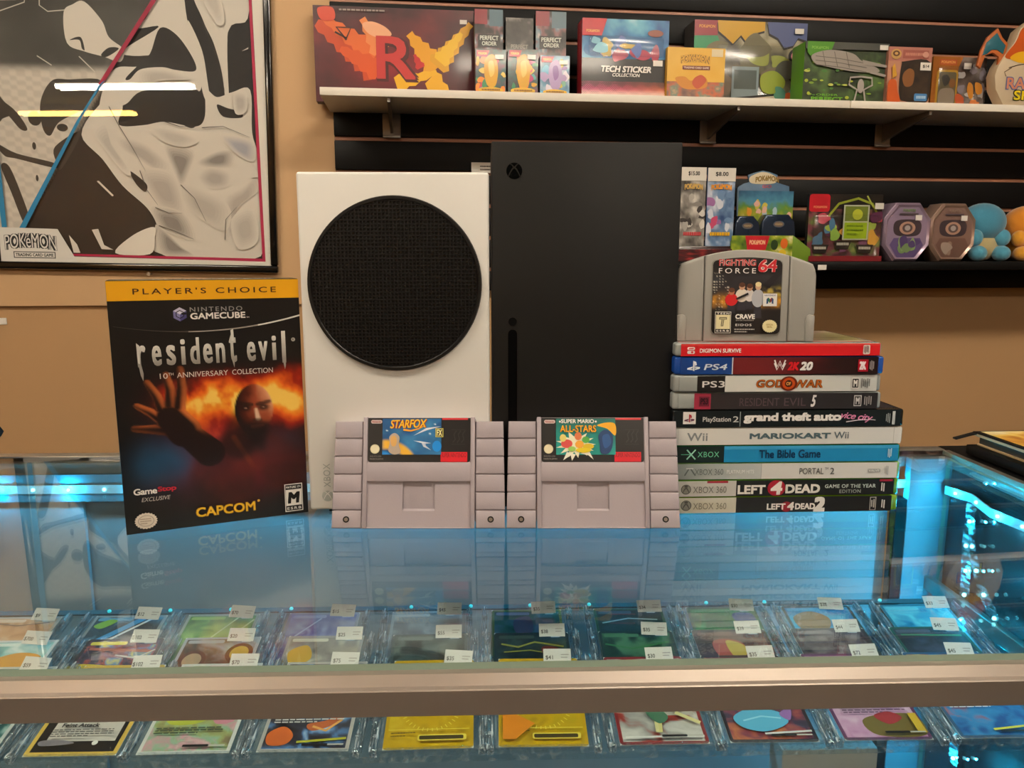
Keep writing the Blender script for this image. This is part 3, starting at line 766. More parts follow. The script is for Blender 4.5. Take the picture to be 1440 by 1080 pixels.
def sp_red(pr, V):
    pr.rect(0, 0, 290, V, 'd81f28'); pr.rect(0, 0, 290, V*.18, 'e4433f')
    pr.rect(9, V*.26, 20, V*.5, 'f6ece8', 2); pr.rect(9, V*.56, 20, V*.82, 'f6ece8', 2); pr.rect(11, V*.34, 18, V*.42, 'd81f28'); pr.ell(16, V*.68, 1.6, 1.6, 'd81f28')
    pr.text('DIGIMON SURVIVE', 57, V*.56, 60, V*.34, 'fbf2ee', .028, space=.98)
    pr.rect(265, V*.12, 275, V*.9, 'e8d4cc', 2); smalltext(pr, 266.5, V, '5a3a38', 1, 7, 4)
def sp_blue(pr, V):
    flat_ramp(pr, V, [(0, '7a2226'), (.45, '6a2024'), (.75, '2a1416'), (1, '0e0d0e')])
    pr.rect(0, 0, 75, V, '123f86'); pr.rect(75, 0, 76.6, V, 'd8dce4')
    ps_mark(pr, 19, V*.5, V*.62, 'eef2f8'); pr.text('PS4', 51, V*.56, 34, V*.36, 'dfe6f2', .02, .15)
    x = 145
    for k, dy in ((0, 0), (0, .18)):
        pts = [(x-8, V*(.16+dy)), (x-4, V*(.56+dy)), (x, V*(.22+dy)), (x+4, V*(.56+dy)), (x+8, V*(.16+dy))]
        pr.line(pts, 2.2, 'f4f2f0')
    pr.text('2K', 165, V*.52, 17, V*.5, 'd01c28', .05, .2); pr.text('20', 184, V*.52, 19, V*.52, 'f4f2f0', .05, .2)
    pr.rect(260, V*.14, 275, V*.86, 'b01228'); pr.text('2K', 267, V*.5, 10, V*.5, 'f8e8ec', .05); smalltext(pr, 277, V, 'a8a0a0', 2, 7, 4)
def sp_gow(pr, V):
    flat_ramp(pr, V, [(0, 'dcdcd6'), (1, 'cdd0cc')], .05)
    pr.rect(0, 0, 41, V, '1d1c1d'); pr.text('PS3', 24, V*.52, 33, V*.4, 'e8e4e0', .015, .0)
    X0 = 130
    for o_, cc in ((.06, '2a0c06'), (.02, 'b8601c')):
        pr.text('GOD', X0-22, V*.5, 42, V*.52, cc, o_, .1); pr.text('WAR', X0+34, V*.52, 44, V*.52, cc, o_, .1)
    pr.ell(X0+5, V*.5, 13, V*.46, '6a2008'); pr.ell(X0+5, V*.5, 9.5, V*.36, 'c8501c'); pr.ell(X0+5, V*.5, 5.5, V*.22, '3a1006'); pr.text('OF', X0+5, V*.5, 7, V*.22, 'e8b060', .03)
    rating(pr, 229, V); smalltext(pr, 243, V, '6a6864', 3, 14, 5)
def sp_re5(pr, V):
    flat_ramp(pr, V, [(0, '332d2e'), (1, '242427')])
    pr.rect(0, 0, 24, V, 'a03248'); pr.rect(7, V*.2, 22, V*.82, '6e2436'); pr.text('PS3', 14.5, V*.5, 11, V*.4, '2a1016', .03)
    pr.text('RESIDENT', 95, V*.56, 58, V*.5, '5d4d52', .0); pr.text('EVIL', 147, V*.56, 32, V*.5, '5d4d52', .0)
    pr.text('5', 174, V*.5, 8, V*.74, 'e8e4e4', .03, .3)
    rating(pr, 233, V, 'd0ccca', '2a2a2c'); smalltext(pr, 248, V, '9a9696', 1, 12, 4)
def sp_gta(pr, V):
    pr.rect(0, 0, 325, V, '10191c')
    pr.rect(13, V*.06, 31, V*.8, 'e8e4e0'); ps_mark(pr, 22, V*.45, V*.5, 'b02030', '5a1a40')
    pr.text('PlayStation', 61, V*.56, 40, V*.38, 'dcdad6', .012); pr.text('2', 88, V*.52, 8, V*.36, 'dcdad6', .012)
    pr.rect(93.6, V*.06, 94.6, V*.98, 'a8b0b0')
    for o_, cc in ((.075, '060808'), (.045, 'f0ece8')): pr.text('grand theft auto', 169, V*.46, 140, V*.66, cc, o_, 0, .93)
    pr.text('vice city', 261, V*.46, 46, V*.5, 'e890b8', .012, .35, .9, rot=6)
    pr.line([(246, V*.72), (262, V*.62), (280, V*.58), (288, V*.62)], 1.2, 'f0e4ec', .6)
    smalltext(pr, 303, V, '9aa0a0', 2, 7, 3); pr.rect(312, V*.08, 316, V*.9, 'c8cccc')
def sp_wii(pr, V):
    pr.rect(0, 0, 325, V, 'dad9d4'); pr.rect(6.6, 0, 7, V, 'a8a8a4')
    pr.text('Wii', 34, V*.5, 29, V*.5, '83898c', .02)
    pr.text('MARIOKART', 166, V*.48, 116, V*.36, '4f666e', .06, .0, .95); pr.text('Wii', 239, V*.46, 21, V*.42, '5a666c', .015)
    pr.rect(314, 0, 314.5, V, 'a8a8a4')
def sp_bible(pr, V):
    pr.rect(0, 0, 313, V, '1c84b8'); pr.rect(0, 0, 313, V*.2, '3a9ac8')
    pr.rect(0, 0, 68, V, '10201c'); pr.line([(8, V*.5), (22, V*.5)], .8, '6ac8a0'); 
    pr.line([(16, V*.2), (28, V*.8)], 1.8, '9cd8c0'); pr.line([(28, V*.2), (16, V*.8)], 1.8, '9cd8c0')
    pr.text('XBOX', 46, V*.5, 30, V*.34, '74c8a0', .0, 0, 1.1)
    pr.text('The Bible Game', 160, V*.5, 86, V*.52, '0d2f52', .022)
    smalltext(pr, 298, V, 'cfe4ee', 1, 6, 3)
def sp_portal(pr, V):
    pr.rect(0, 0, 310, V, 'd8d7d2'); pr.paint(30, 4, lambda X, Y: ramp(X/118, [(0, '8e9894'), (1, 'bcc2c0')]), 0, 0, 118, V); pr.rect(118, 0, 118.6, V, '8a908e')
    pr.line([(11, V*.75), (17, V*.3), (19, V*.3), (26, V*.75)], 1.8, '5a6462'); pr.line([(13, V*.3), (23, V*.3)], 1.2, 'd8dcda')
    pr.text('XBOX 360', 45, V*.52, 40, V*.38, '5f6866', -.004); pr.text('PLATINUM HITS', 89, V*.52, 38, V*.24, 'dfe2e0', .01)
    pr.text('PORTAL', 189, V*.52, 34, V*.4, '3a3c3c', .0); pr.text('TM', 210, V*.36, 5, V*.14, '3a3c3c'); pr.text('2', 218, V*.52, 6, V*.4, '3a3c3c')
    pr.rect(268, V*.4, 286, V*.62, 'a0a29e', 1.5); pr.text('VALVE', 277, V*.51, 15, V*.14, 'e4e4e0', .02); smalltext(pr, 292, V, 'a8a8a4', 2, 6, 3)
def sp_l4d(pr, V):
    pr.rect(0, 0, 313, V, '171a19'); pr.rect(0, 0, 84, V, 'c4c3bc'); pr.rect(42, 0, 72, V*.14, 'a02438')
    ball_mark(pr, 12, V*.54, V*.32); pr.text('XBOX 360', 46, V*.56, 48, V*.42, '70706a', -.004)
    pr.ell(142, V*.5, 13, V*.52, 'a01c30')
    pr.text('LEFT', 106, V*.58, 40, V*.58, 'e6e2da', .05); pr.text('4', 142, V*.5, 17, V*.86, 'efe8e2', .05, .1); pr.text('DEAD', 180, V*.56, 50, V*.58, 'e6e2da', .05)
    pr.text('GAME OF THE YEAR', 249, V*.42, 74, V*.24, 'c9d4cc', .022, 0, 1.1); pr.text('EDITION', 249, V*.76, 31, V*.22, 'a8aca6', .01, 0, 1.1)
    pr.rect(291, 0, 310, V*.14, 'a02438'); smalltext(pr, 294, V, 'd8d4ce', 1, 6, 2)
def sp_l4d2(pr, V):
    pr.rect(0, 0, 310, V, '181818'); pr.rect(0, 0, 84, V, 'c9c7b6')
    ball_mark(pr, 12, V*.5, V*.34); pr.text('XBOX 360', 46, V*.54, 48, V*.42, '7c7a6c', -.004)
    pr.ell(157, V*.64, 8, V*.34, '8a1a28')
    pr.text('LEFT', 142, V*.62, 27, V*.4, 'ece8e2', .045); pr.text('4', 163, V*.6, 10, V*.54, 'ece8e2', .05, .1); pr.text('DEAD', 184, V*.62, 29, V*.4, 'ece8e2', .045)
    pr.text('2', 204, V*.5, 17, V*.98, 'e8e6e0', .07, .1); 
    pr.rect(278, V*.06, 287, V*.92, 'b8b4ae'); pr.rect(279, V*.1, 286, V*.88, '181818'); smalltext(pr, 280, V, 'b8b4ae', 2, 6, 2); smalltext(pr, 295, V, 'dcd8d2', 1, 6, 2)
def red_cover(pr):
    pr.paint(40, 30, lambda X, Y: ramp(fbm(X/22, Y/9, 31)*1.25-.12, [(0, '5a4a38'), (.35, '9a8a62'), (.6, '8a5a4a'), (.8, 'c8c0a8'), (1, 'efe8dc')]))
    pr.rect(0, 92, 100, 100, 'd8d0c8'); pr.rect(0, 97, 100, 100, 'd81f28')
# z of each case's underside, measured up the stack (mm) with heights
stack = [
 ('black case with a small white title and grey left end, bottom of the stack', .1545, .3400, .0143, case_mat('76a020'), sp_l4d2, 310, .0005, .006, '241c1c'),
 ('black case with large white title split by red, second from the bottom', .1540, .3396, .0143, case_mat('5f9a30'), sp_l4d, 313, .0005, .0045, '3a1c20'),
 ('silver-white case with thin dark title, third from the bottom', .1530, .3391, .0143, case_mat('8cbf6a'), sp_portal, 310, .0005, .003, 'c8c6c0'),
 ('sky blue case with a black left end, between two white cases', .1512, .3384, .0147, case_mat('2a7a3a'), sp_bible, 313, .0005, .0022, '1c84b8'),
 ('all-white case with grey lettering, under the bold-titled black case', .1489, .3394, .0147, case_mat('e4e2da'), sp_wii, 325, .0006, .002, 'dcdcd8'),
 ('black case with bold white lowercase title, the widest one in the stack', .1486, .3388, .0147, case_mat('0f1416'), sp_gta, 325, .001, .003, '1a1c1e'),
 ('dark grey case with a red left block and clear ends', .1482, .3185, .0143, M_cl, sp_re5, 268, .0175, .0035, '2c2c2e'),
 ('white case with a bronze title and clear left end', .1483, .3180, .0142, M_cl, sp_gow, 267, .0190, .004, 'cfcfc9'),
 ('blue plastic case with a red to black spine, second from the top', .1487, .3187, .0148, case_mat('164a9e'), sp_blue, 290, .005, .0055, '7a2226'),
 ('slim bright red case, topmost of the stack, under the grey cartridge', .1490, .3160, .0110, M_cl, sp_red, 290, .0045, .002, 'a08a6a'),
]
z = 0.0
for lab, x0, x1, h, body, fn, U, lip in [(s[0], s[1], s[2], s[3], s[4], s[5], s[6], (s[7], s[8])) for s in stack]:
    game_case(lab, x0, x1, z, h, body, fn, U, lip, [s[9] for s in stack if s[0] == lab][0], red_cover if fn is sp_red else None,
              yaw=random.Random(int(z*1e4)).uniform(-.012, .012), depth=.105 if fn is sp_red else .135)
    z += h
STACK_TOP = z

# ------------------------------------------------------------------ rounded-top cartridge standing on the stack
nt_ = thing('game_cartridge', 'grey arch-topped game cartridge standing upright on the stack of cases', 'game cartridge', (.2072, .612, GZ+STACK_TOP), (radians(-3), 0, radians(-4)))
mm = .00096
def arc_z(x): return 76.5 - 13.2*(abs(x)/57.5)**2.0
def strip(x0, x1, z0=0., n=12): return [(x0*mm, z0*mm)] + [(x1*mm, z0*mm)] + [(x*mm, arc_z(x)*mm) for x in np.linspace(x1, x0, n)]
b = MB()
b.prism(strip(-34.6, 34.6), -.0006, .0175, .0012, segs=3)
for s in (-1, 1):
    P = [(s*35*mm, 0), (s*56.4*mm, 0), (s*56.9*mm, 22*mm), (s*57.6*mm, 24*mm), (s*57.6*mm, 55*mm), (s*56.6*mm, 60*mm)] + [(s*x*mm, arc_z(x)*mm) for x in np.linspace(54.5, 35, 8)]
    b.prism(P, 0, .0168, .0022, segs=3)
    b.prism([(s*49.5*mm, .3*mm), (s*56.6*mm, .3*mm), (s*57.2*mm, 22*mm), (s*52.5*mm, 23*mm), (s*50.2*mm, 21.5*mm), (s*49.5*mm, 19*mm)], -.0009, .012, .0006)
b.build('shell', M_grey2, nt_)
lw, lh = 57., 64.
b = MB()
def lab_outline(o):
    w, h0, h1 = lw/2+o, 6.6-o, 70.0+o; r = 4.0
    P = []
    for cx, cz, a in ((-w+r, h0+r, 180), (w-r, h0+r, 270)): P += [((cx+r*cos(radians(a+t)))*mm, (cz+r*sin(radians(a+t)))*mm) for t in (0, 30, 60, 90)]
    P += [((w-r+r*cos(radians(t)))*mm, (h1-2.2-r+r*sin(radians(t)))*mm) for t in (0, 30, 60)]
    P += [(x*mm, (h1-2.2*(x/(w-4))**2)*mm) for x in np.linspace(w-5, -w+5, 9)]
    P += [((-w+r+r*cos(radians(t)))*mm, (h1-2.2-r+r*sin(radians(t)))*mm) for t in (120, 150, 180)]
    return P
b.prism(lab_outline(.9), -.0011, .0, .0003); b.build('label_bezel', mat('bezel_grey', '86847e', .5), nt_)
pr = Print(.0576*.96, .0642*.96, 100, 111)
def out(P): return [((a/mm+28.8)/57.6*100, (70.3-c/mm)/64.2*111) for a, c in P]
pr.poly(out(lab_outline(0)), '120f10')
def force_bg(X, Y):
    c = ramp(fbm(X/26, Y/22, 6)*.9, [(0, '151214'), (.5, '24242a'), (1, '3e4a52')])
    wins = (np.mod(X, 4) > 2.2) & (np.mod(Y, 4) > 2.2) & (fbm(X/9, Y/9, 12) > .5) & (X < 26)
    c = np.where(wins[..., None], np.array(lin('b8b4a8')), c)
    f = np.exp(-((Y-64)/9)**2)*np.clip(fbm(X/9, Y/7, 5)*2-.5, 0, 1)*sstep(18, 30, np.abs(X-45)+6)
    c = mix(c, 'e8a018', f); f = np.exp(-((Y-50)/6)**2)*np.clip(fbm(X/6, Y/6, 2)*2-.7, 0, 1)*sstep(68, 80, X); c = mix(c, 'e0c850', f)
    return mix(c, '120f10', np.maximum(sstep(70, 78, Y), sstep(28, 20, Y)))
pr.paint(70, 56, force_bg, 1, 20, 99, 82)
# a group of people in the middle of the label
for x, y, w, h, c, sk in ((43, 45, 9, 12, 'e0d4c4', 'c89a7a'), (54, 46, 7, 11, 'd8d0cc', 'b88a6a'), (66, 46, 9, 16, 'b0b4bc', 'd0a888'), (28, 52, 9, 11, 'c81c22', 'b87a5a')):
    pr.poly([(x-w*.5, y+h*1.4), (x+w*.5, y+h*1.4), (x+w*.7, y+h*2.6), (x-w*.7, y+h*2.6)], '2a2a34'); pr.ell(x, y+h*.8, w, h*.8, c); pr.ell(x, y-h*.25, 4.2, 5, sk); pr.ell(x, y-h*.45, 4.3, 3.4, 'e8d8a0' if x == 66 else '5a3420')
pr.line([(35, 60), (52, 52)], 3, '1c1a1e'); pr.poly([(72, 40), (88, 24), (98, 24), (82, 44)], '15131a')
for o_, cc in ((.045, 'e8d0cc'), (.01, 'c01c22')): pr.text('FIGHTING', 35, 8, 53, 9.6, cc, o_, 0, .98)
pr.text('FORCE', 35, 19.5, 53, 7.6, 'efe9e6', .005, 0, 1.45)
for o_, cc in ((.06, 'f0d0cc'), (.02, 'c81c28')): pr.text('64', 78, 12.5, 27, 18, cc, o_, .08, .95)
pr.rect(73, 52, 93, 70, 'e8e4de'); pr.text('NINTENDO', 83, 54.6, 16, 2, '2a4a8a', .02)
pr.poly([(78, 60), (80.5, 57.6), (83, 60), (85.5, 57.6), (88, 60), (88, 67), (85.5, 66), (85.5, 63), (83, 65.5), (80.5, 63), (80.5, 66), (78, 67)], '1d4a78'); pr.poly([(80.5, 57.6), (83, 60), (83, 65.5), (80.5, 63)], '2f7a4a'); pr.poly([(83, 60), (85.5, 57.6), (85.5, 63), (83, 65.5)], '8a2430')
pr.rect(5, 78, 28, 109, 'e0dcd0'); pr.rect(5.8, 78.8, 27.2, 108.2, '120f10'); pr.rect(6.4, 82.6, 26.6, 103, 'e6dcae'); pr.text('TEEN', 16.5, 80.7, 18, 2.6, 'f0ece4', .03, 0, 1.3); pr.text('T', 16.5, 92.5, 11, 13, '3a3424', .07, .12); pr.text('T', 16.5, 92.5, 9.4, 11.4, 'b0a680', .03, .12); pr.text('ESRB', 16.5, 105.6, 18, 2.6, 'f0ece4', .03, 0, 1.3)
pr.text('CRAVE', 48, 85, 28, 7, 'f2efe8', .045); pr.text('ENTERTAINMENT', 48, 90.4, 26, 1.6, 'c8c4be'); pr.text('EIDOS', 46, 97, 23, 3.2, 'e8e4de', .02, 0, 1.2)
pr.lines(33, 102.6, 63, 2, 3.4, 1.5, 'b8b4ae', 5)
pr.star(83, 98.6, 11, 9.8, 22, 'e8dca8', .86); pr.text('OFFICIAL', 83, 96.4, 10, 2.2, 'a88a3a', .02); pr.text('SEAL', 83, 99.6, 8, 2.6, 'a88a3a', .02)
pr.build('label', nt_, M_prg, (0, -.0013, .0061*.96))

# ================================================================== on the side counter, and at the left edge
pb = thing('board', 'flat black board lying at the back corner of the right counter', 'board', (.514, .79, GZ), (0, 0, radians(1)))
MB().box(0, .30, -.30, 0, 0, .010, .001).build('board', M_black, pb)
pp = thing('picture_panel', 'picture panel with gold artwork and pale wooden edge, lying on the black board', 'picture', (.5185, .787, GZ+.010), (0, 0, radians(1.5)))
b = MB(); b.box(.004, .25, -.19, -.002, 0, .0025, .0005)
b.box(0, .28, -.27, 0, .0105, .0135, .0006).build('wooden_edge', mat('pale_wood', 'd9b98c', .5, bump=.05, var=.12, bscale=40), pp)
MB().box(.005, .26, -.195, -.004, .0025, .0105).build('core', mat('dark_core', '4a3b2a', .7, var=.3, bscale=200), pp)
MB().box(-.0005, .281, -.271, .0005, .0136, .0150, .0005).box(-.020, .004, -.006, .0, .0122, .0142, .0006, xf=Matrix.Translation((-.0, 0, 0)) @ Matrix.Rotation(radians(-14), 4, 'Y')).build('rim', M_black, pp)
pr = Print(.270, .262, 100, 100)
def gold(X, Y):
    n = fbm(X/13, Y/13, 41, 5); c = ramp(n*2.0-.35, [(0, '20120a'), (.25, '8a3a1c'), (.45, 'd09038'), (.65, 'f0cc60'), (1, 'fff4c8')])
    return mix(c, 'e8c81c', np.exp(-((X-34)/22)**2-((Y-50)/30)**2)*n*1.2)
pr.paint(80, 80, gold)
o = pr.build('artwork', pp, M_prg); o.rotation_euler = (radians(-90), 0, 0); o.location = (.140, -.266, .0153)
tm = thing('card_terminal', 'black handheld terminal leaning at the left edge, only its corner in view', 'card terminal', (-.529, .735, GZ), (radians(-50), 0, 0))
MB().prism([(-.085, .0), (-.002, 0), (.030, .056), (.0302, .062), (.026, .066), (-.085, .066)], 0, .012, .002, segs=3).build('body', M_black, tm)
MB().box(-.08, .012, -.0006, 0, .01, .058).build('screen', mat('dark_screen', '101418', .12), tm)
MB().box(-.06, -.02, .012, .016, .0, .05, .001).build('stand', M_black, tm)

# ================================================================== the wall: poster
PT = radians(1.1)
pw, phh = .634, .955
def pm(dx=0, dz=0, d=.013):          # poster frame's own axes: origin at its lower right corner
    return WM(-1.1655, d, .1705, tilt=PT) @ Matrix.Translation((dx, 0, dz))
po = thing('framed_poster', 'large black and white framed poster with crimson and blue stripes', 'poster', mw=pm())
b = MB(); fwid = .017
for x0, x1, z0, z1 in ((-pw, 0, 0, fwid), (-pw, 0, phh-fwid, phh), (-pw, -pw+fwid, fwid, phh-fwid), (-fwid, 0, fwid, phh-fwid)):
    b.box(x0, x1, -.020, .0, z0, z1, .004, segs=3)
b.build('frame', mat('gloss_black_frame', '050505', .16, coat=.5), po)
MB().box(-pw+.012, -.012, -.0035, -.0005, .012, phh-.012).build('backing', M_paper, po)
UW, VH = 1030., 1030.*(phh-.03)/(pw-.03); T0 = VH-1003
pr = Print(pw-.03, phh-.03, UW, VH)
def o(P): return [(x, y+T0) for x, y in P]
def pbg(X, Y):
    y = Y-T0; c = ramp(fbm(X/190, y/230, 77)*.9, [(0, '0d0b0a'), (.6, '16120f'), (1, '2e2820')])
    left = sstep(0, -14, X-(640-(y+20)*.612))
    n = fbm(X/160, y/190, 21)
    lc = ramp(n*1.1, [(0, '24231f'), (.5, '45443f'), (1, '6a6963')])
    chk = .93+.07*np.sign(np.sin(X/9.))*np.sign(np.sin(y/6.))
    lp = np.array(lin('dad2c4')) * chk[..., None]
    wl = sstep(255, 300, y+.02*X)
    lc = lc*(1-wl[..., None]) + lp*wl[..., None]
    return c*(1-left[..., None]) + lc*left[..., None]
pr.paint(130, 190, pbg, 4, 4, 1026, VH-4)
WHT, GR1, GR2, DK = 'e0d9cc', 'b8b1a8', '918b84', '16120f'
# crackle on the pale side
for P in ([(0, 330), (60, 400), (95, 440), (40, 470), (10, 520), (0, 520)], [(15, 380), (90, 425), (135, 495), (110, 500), (60, 440), (5, 420)],
          [(190, 395), (235, 318), (300, 310), (415, 310), (360, 405), (320, 430), (250, 470), (215, 520), (190, 490)],
          [(20, 555), (90, 590), (220, 620), (225, 640), (90, 610), (45, 600)], [(230, 560), (330, 500), (250, 640), (232, 620)],
          [(30, 640), (60, 640), (100, 760), (115, 830), (95, 850), (60, 740)]): pr.curve(o(P), '3a352f')
for cx, cy, rx, ry in ((165, 458, 24, 27), (28, 455, 22, 24), (155, 560, 7, 14), (262, 488, 20, 14), (157, 680, 5, 12)): pr.ell(cx, cy+T0, rx, ry, '35312b')
pr.curve(o([(296, 70), (330, 40), (372, 28), (430, 92), (452, 150), (502, 192), (488, 238), (430, 222), (360, 206), (300, 178)]), WHT)
pr.curve(o([(310, 168), (350, 155), (362, 200), (352, 195), (345, 166)]), '2a2824'); pr.curve(o([(420, 215), (450, 188), (486, 190), (440, 222)]), '2a2824')
for L in ([(0, 175), (60, 82), (160, 42), (166, 0)], [(60, 0), (130, 36), (50, 40)], [(215, 0), (212, 50), (240, 70), (300, 62)], [(330, 0), (360, 20), (420, 5)], [(190, 230), (240, 262)], [(340, 225), (395, 280)]):
    pr.line(o(L), 4, 'cfc9be')
# pale sweeping ribbons on the dark side
pr.curve(o([(655, -560), (800, -600), (880, -420), (760, -300), (700, -120), (660, -200)]), WHT)
pr.curve(o([(560, 112), (600, 60), (650, -60), (720, -80), (742, 80), (772, 232), (778, 330), (700, 326), (560, 342), (500, 392), (440, 408), (400, 430), (420, 340), (470, 262), (560, 250), (655, 204), (540, 214), (500, 196), (636, 104)]), WHT)
pr.curve(o([(640, 108), (700, 130), (755, 210), (762, 258), (690, 258), (640, 250), (560, 262), (520, 300), (505, 296), (560, 240), (600, 200)]), DK)
pr.curve(o([(770, -60), (960, -120), (966, 56), (892, 106), (884, 372), (872, 372), (862, 262), (835, 152), (800, 72)]), WHT)
pr.curve(o([(742, 74), (790, 178), (806, 290), (812, 372), (790, 350), (772, 240)]), WHT)
pr.curve(o([(400, 402), (330, 512), (402, 602), (470, 700), (556, 782), (590, 850), (582, 890), (604, 962), (986, 962), (990, 600), (968, 480), (966, 320), (900, 330), (840, 352), (800, 330), (790, 430), (752, 466), (640, 452), (560, 468), (470, 470), (488, 400), (450, 392)]), WHT)
pr.curve(o([(480, 452), (520, 392), (620, 352), (770, 330), (756, 462), (700, 456), (640, 390), (560, 420)]), DK)
pr.curve(o([(838, 380), (880, 392), (926, 402), (930, 425), (860, 424)]), DK); pr.curve(o([(890, 110), (966, 150), (970, 250), (910, 260)]), DK)
for P, c in (([(470, 520), (560, 540), (640, 610), (620, 650), (540, 600), (480, 560)], GR1), ([(640, 540), (740, 560), (720, 640), (690, 690), (668, 640)], GR2),
             ([(760, 600), (830, 560), (890, 556), (880, 610), (800, 620)], GR2), ([(760, 660), (800, 620), (870, 640), (866, 690), (800, 700)], GR1), ([(540, 640), (640, 640), (680, 700), (690, 800), (620, 790), (570, 720)], GR1),
             ([(500, 642), (560, 690), (552, 720), (520, 690)], DK), ([(580, 780), (690, 800), (730, 900), (640, 880), (600, 850)], GR2), ([(860, 740), (930, 690), (990, 640), (990, 700), (900, 780), (860, 900), (850, 820)], GR1), ([(700, 690), (860, 760), (850, 860), (760, 820), (700, 760)], 'c2bbb0'),
             ([(590, 850), (680, 930), (720, 965), (610, 962)], GR2), ([(860, 500), (970, 520), (968, 590), (900, 560)], 'a9aab2'),
             ([(600, 480), (700, 490), (760, 520), (700, 545), (620, 520)], 'c4bdb2'), ([(420, 470), (440, 540), (500, 640), (480, 650), (410, 560), (380, 500)], 'c0b9ae'), ([(880, 820), (960, 780), (975, 900), (900, 930)], 'bdb6ab'),
             ([(560, 270), (660, 262), (740, 290), (640, 300), (560, 320)], 'bfb8ad'), ([(790, -40), (850, -50), (880, 60), (850, 80)], 'c4bdb2'), ([(905, 340), (950, 340), (950, 400), (910, 410)], 'bab3a9')):
    pr.curve(o(P), c) if c is DK else pr.soft(o(P), WHT, c)
for P in ([(440, 405), (470, 470), (520, 560), (560, 640)], [(690, 690), (740, 740), (780, 830)], [(850, 900), (856, 820), (900, 770)], [(590, 780), (640, 800), (690, 800)], [(600, 850), (660, 870), (730, 900)], [(780, 470), (860, 462), (960, 500)], [(640, 452), (700, 470), (752, 466)], [(800, 80), (846, 200), (872, 330)], [(540, 640), (560, 710), (600, 770)]): pr.line(o(P), 3.2, '4a443e', 1.0)
pr.curve(o([(430, 960), (500, 890), (580, 856), (582, 900), (560, 962)]), WHT)
for P in ([(262, 894), (290, 930), (300, 962), (275, 962)], [(348, 872), (372, 868), (390, 930), (424, 948), (380, 946)], [(378, 686), (386, 684), (438, 738), (432, 742)], [(940, 180), (966, 164), (966, 170)], [(946, 656), (986, 644), (986, 652)]): pr.poly(o(P), 'd8d0c4')
pr.poly(o([(624, 0), (1000, -614), (1000, -584), (652, -14), (432, 312), (412, 340), (408, 322)]), '9a1038')
pr.poly(o([(432, 308), (340, 448), (104, 872), (82, 872), (318, 466), (408, 330)]), '1f7ba8')
pr.poly(o([(962, -640), (972, -640), (1006, 985), (994, 985)]), 'a81240'); pr.poly(o([(270, 966), (1004, 972), (1004, 984), (270, 974)]), 'a81240')
pr.poly(o([(974, -650), (1027, -650), (1027, 1000), (1006, 1000)]), 'ded8cc'); pr.poly(o([(200, 976), (1027, 984), (1027, 1001), (200, 1001)]), 'ded8cc')
pr.poly(o([(0, -640), (8, -640), (38, 870), (20, 870), (0, 300)]), '1f7ba8')
pr.poly(o([(8, 870), (222, 872), (290, 1001), (8, 1001)]), 'dcd8d0')
for o_, cc in ((.07, '1a1a1a'), (.0, 'dcd8d0')): pr.text('POKéMON', 120, 928+T0, 188+o_*40, 56+o_*30, cc, o_, 0, .94, arch=10)
pr.rect(55, 961+T0, 208, 986+T0, '1a1a1a'); pr.rect(58, 964+T0, 205, 983+T0, 'dcd8d0'); pr.text('TRADING CARD GAME', 131, 973.5+T0, 138, 12, '1a1a1a', .03)
pr.build('artwork', po, M_prm, (-pw/2, -.0045, .015))
MB().box(-pw+.013, -.013, -.0112, -.0092, .013, phh-.013).build('glazing', M_pane, po)
hk = thing('wall_nail', 'small bright nail below the poster frame at the wall', 'nail', mw=WM(*[(lambda q: (q[0], .012, q[1]))(wall_at(213, 385, .012))][0]))
MB().cyl((0, 0, 0), (0, -.02, 0), .0022, n=10).cyl((0, -.019, 0), (0, -.021, 0), .0045, n=14).build('nail', M_alu, hk)
wt = thing('wall_tag', 'small white plate on the tan wall at the far left', 'plate', mw=WM(-1.815, .0005, .0525))
MB().box(-.03, .022, -.003, 0, 0, .0155, .001).build('plate', M_paper, wt)

# ================================================================== black slatwall, shelves
sw = thing('slatwall', 'black slatted display panel on the back wall holding both shelves', 'wall panel', mw=WM(0, .002, 0))
zs = [.1265, .178, .2544, .3306, .4068, .483, .5592, .6354, .7116, .7672-.0, .8434, .92, 1.0]
zs = [.1265] + [.1782+.0762*k for k in range(0, 12)]
b = MB()
b.box(-1.024, 3.6, -.012, 0, .1265, zs[-1])
prof = []
for z0, z1 in zip(zs[:-1], zs[1:]):
    a, c = z0+.0055, z1-.0045
    b.box(-1.024, 3.6, -.025, -.011, a if z0 > .13 else z0, c, .0025)
b.build('slats', M_slat, sw)
b = MB()
for z in zs[1:-1]: b.box(-1.023, 3.6, -.0165, -.0115, z-.004, z+.0045, .0005)
b.build('groove_insert', M_groove, sw)
UP, LOWZ = .557, .1975
def shelf(name, label, s0, s1, ztop, th, d, m):
    t = thing(name, label, 'shelf', mw=WM((s0+s1)/2, .0276, ztop)); w = s1-s0
    MB().box(-w/2, w/2, -(d-.0276), 0, -th, 0, .0012).build('board', m, t); return t
s_join = wall_at(1192, 150, .21)[0]
shelf('wall_shelf', 'white wall shelf board on the left, carrying the big red box', -1.031, s_join-.001, UP, .0165, .222, M_shelfw)
shelf('wall_shelf', 'white wall shelf board on the right, carrying the flame-topped stand-up', s_join+.001, 2.2, UP, .0165, .222, M_shelfw)
shelf('wall_shelf', 'black lower wall shelf carrying tins and plush toys', -.36, 2.2, LOWZ, .019, .225, M_slat)
M_brk = mat('bracket_metal', '9b958f', .4, .6)
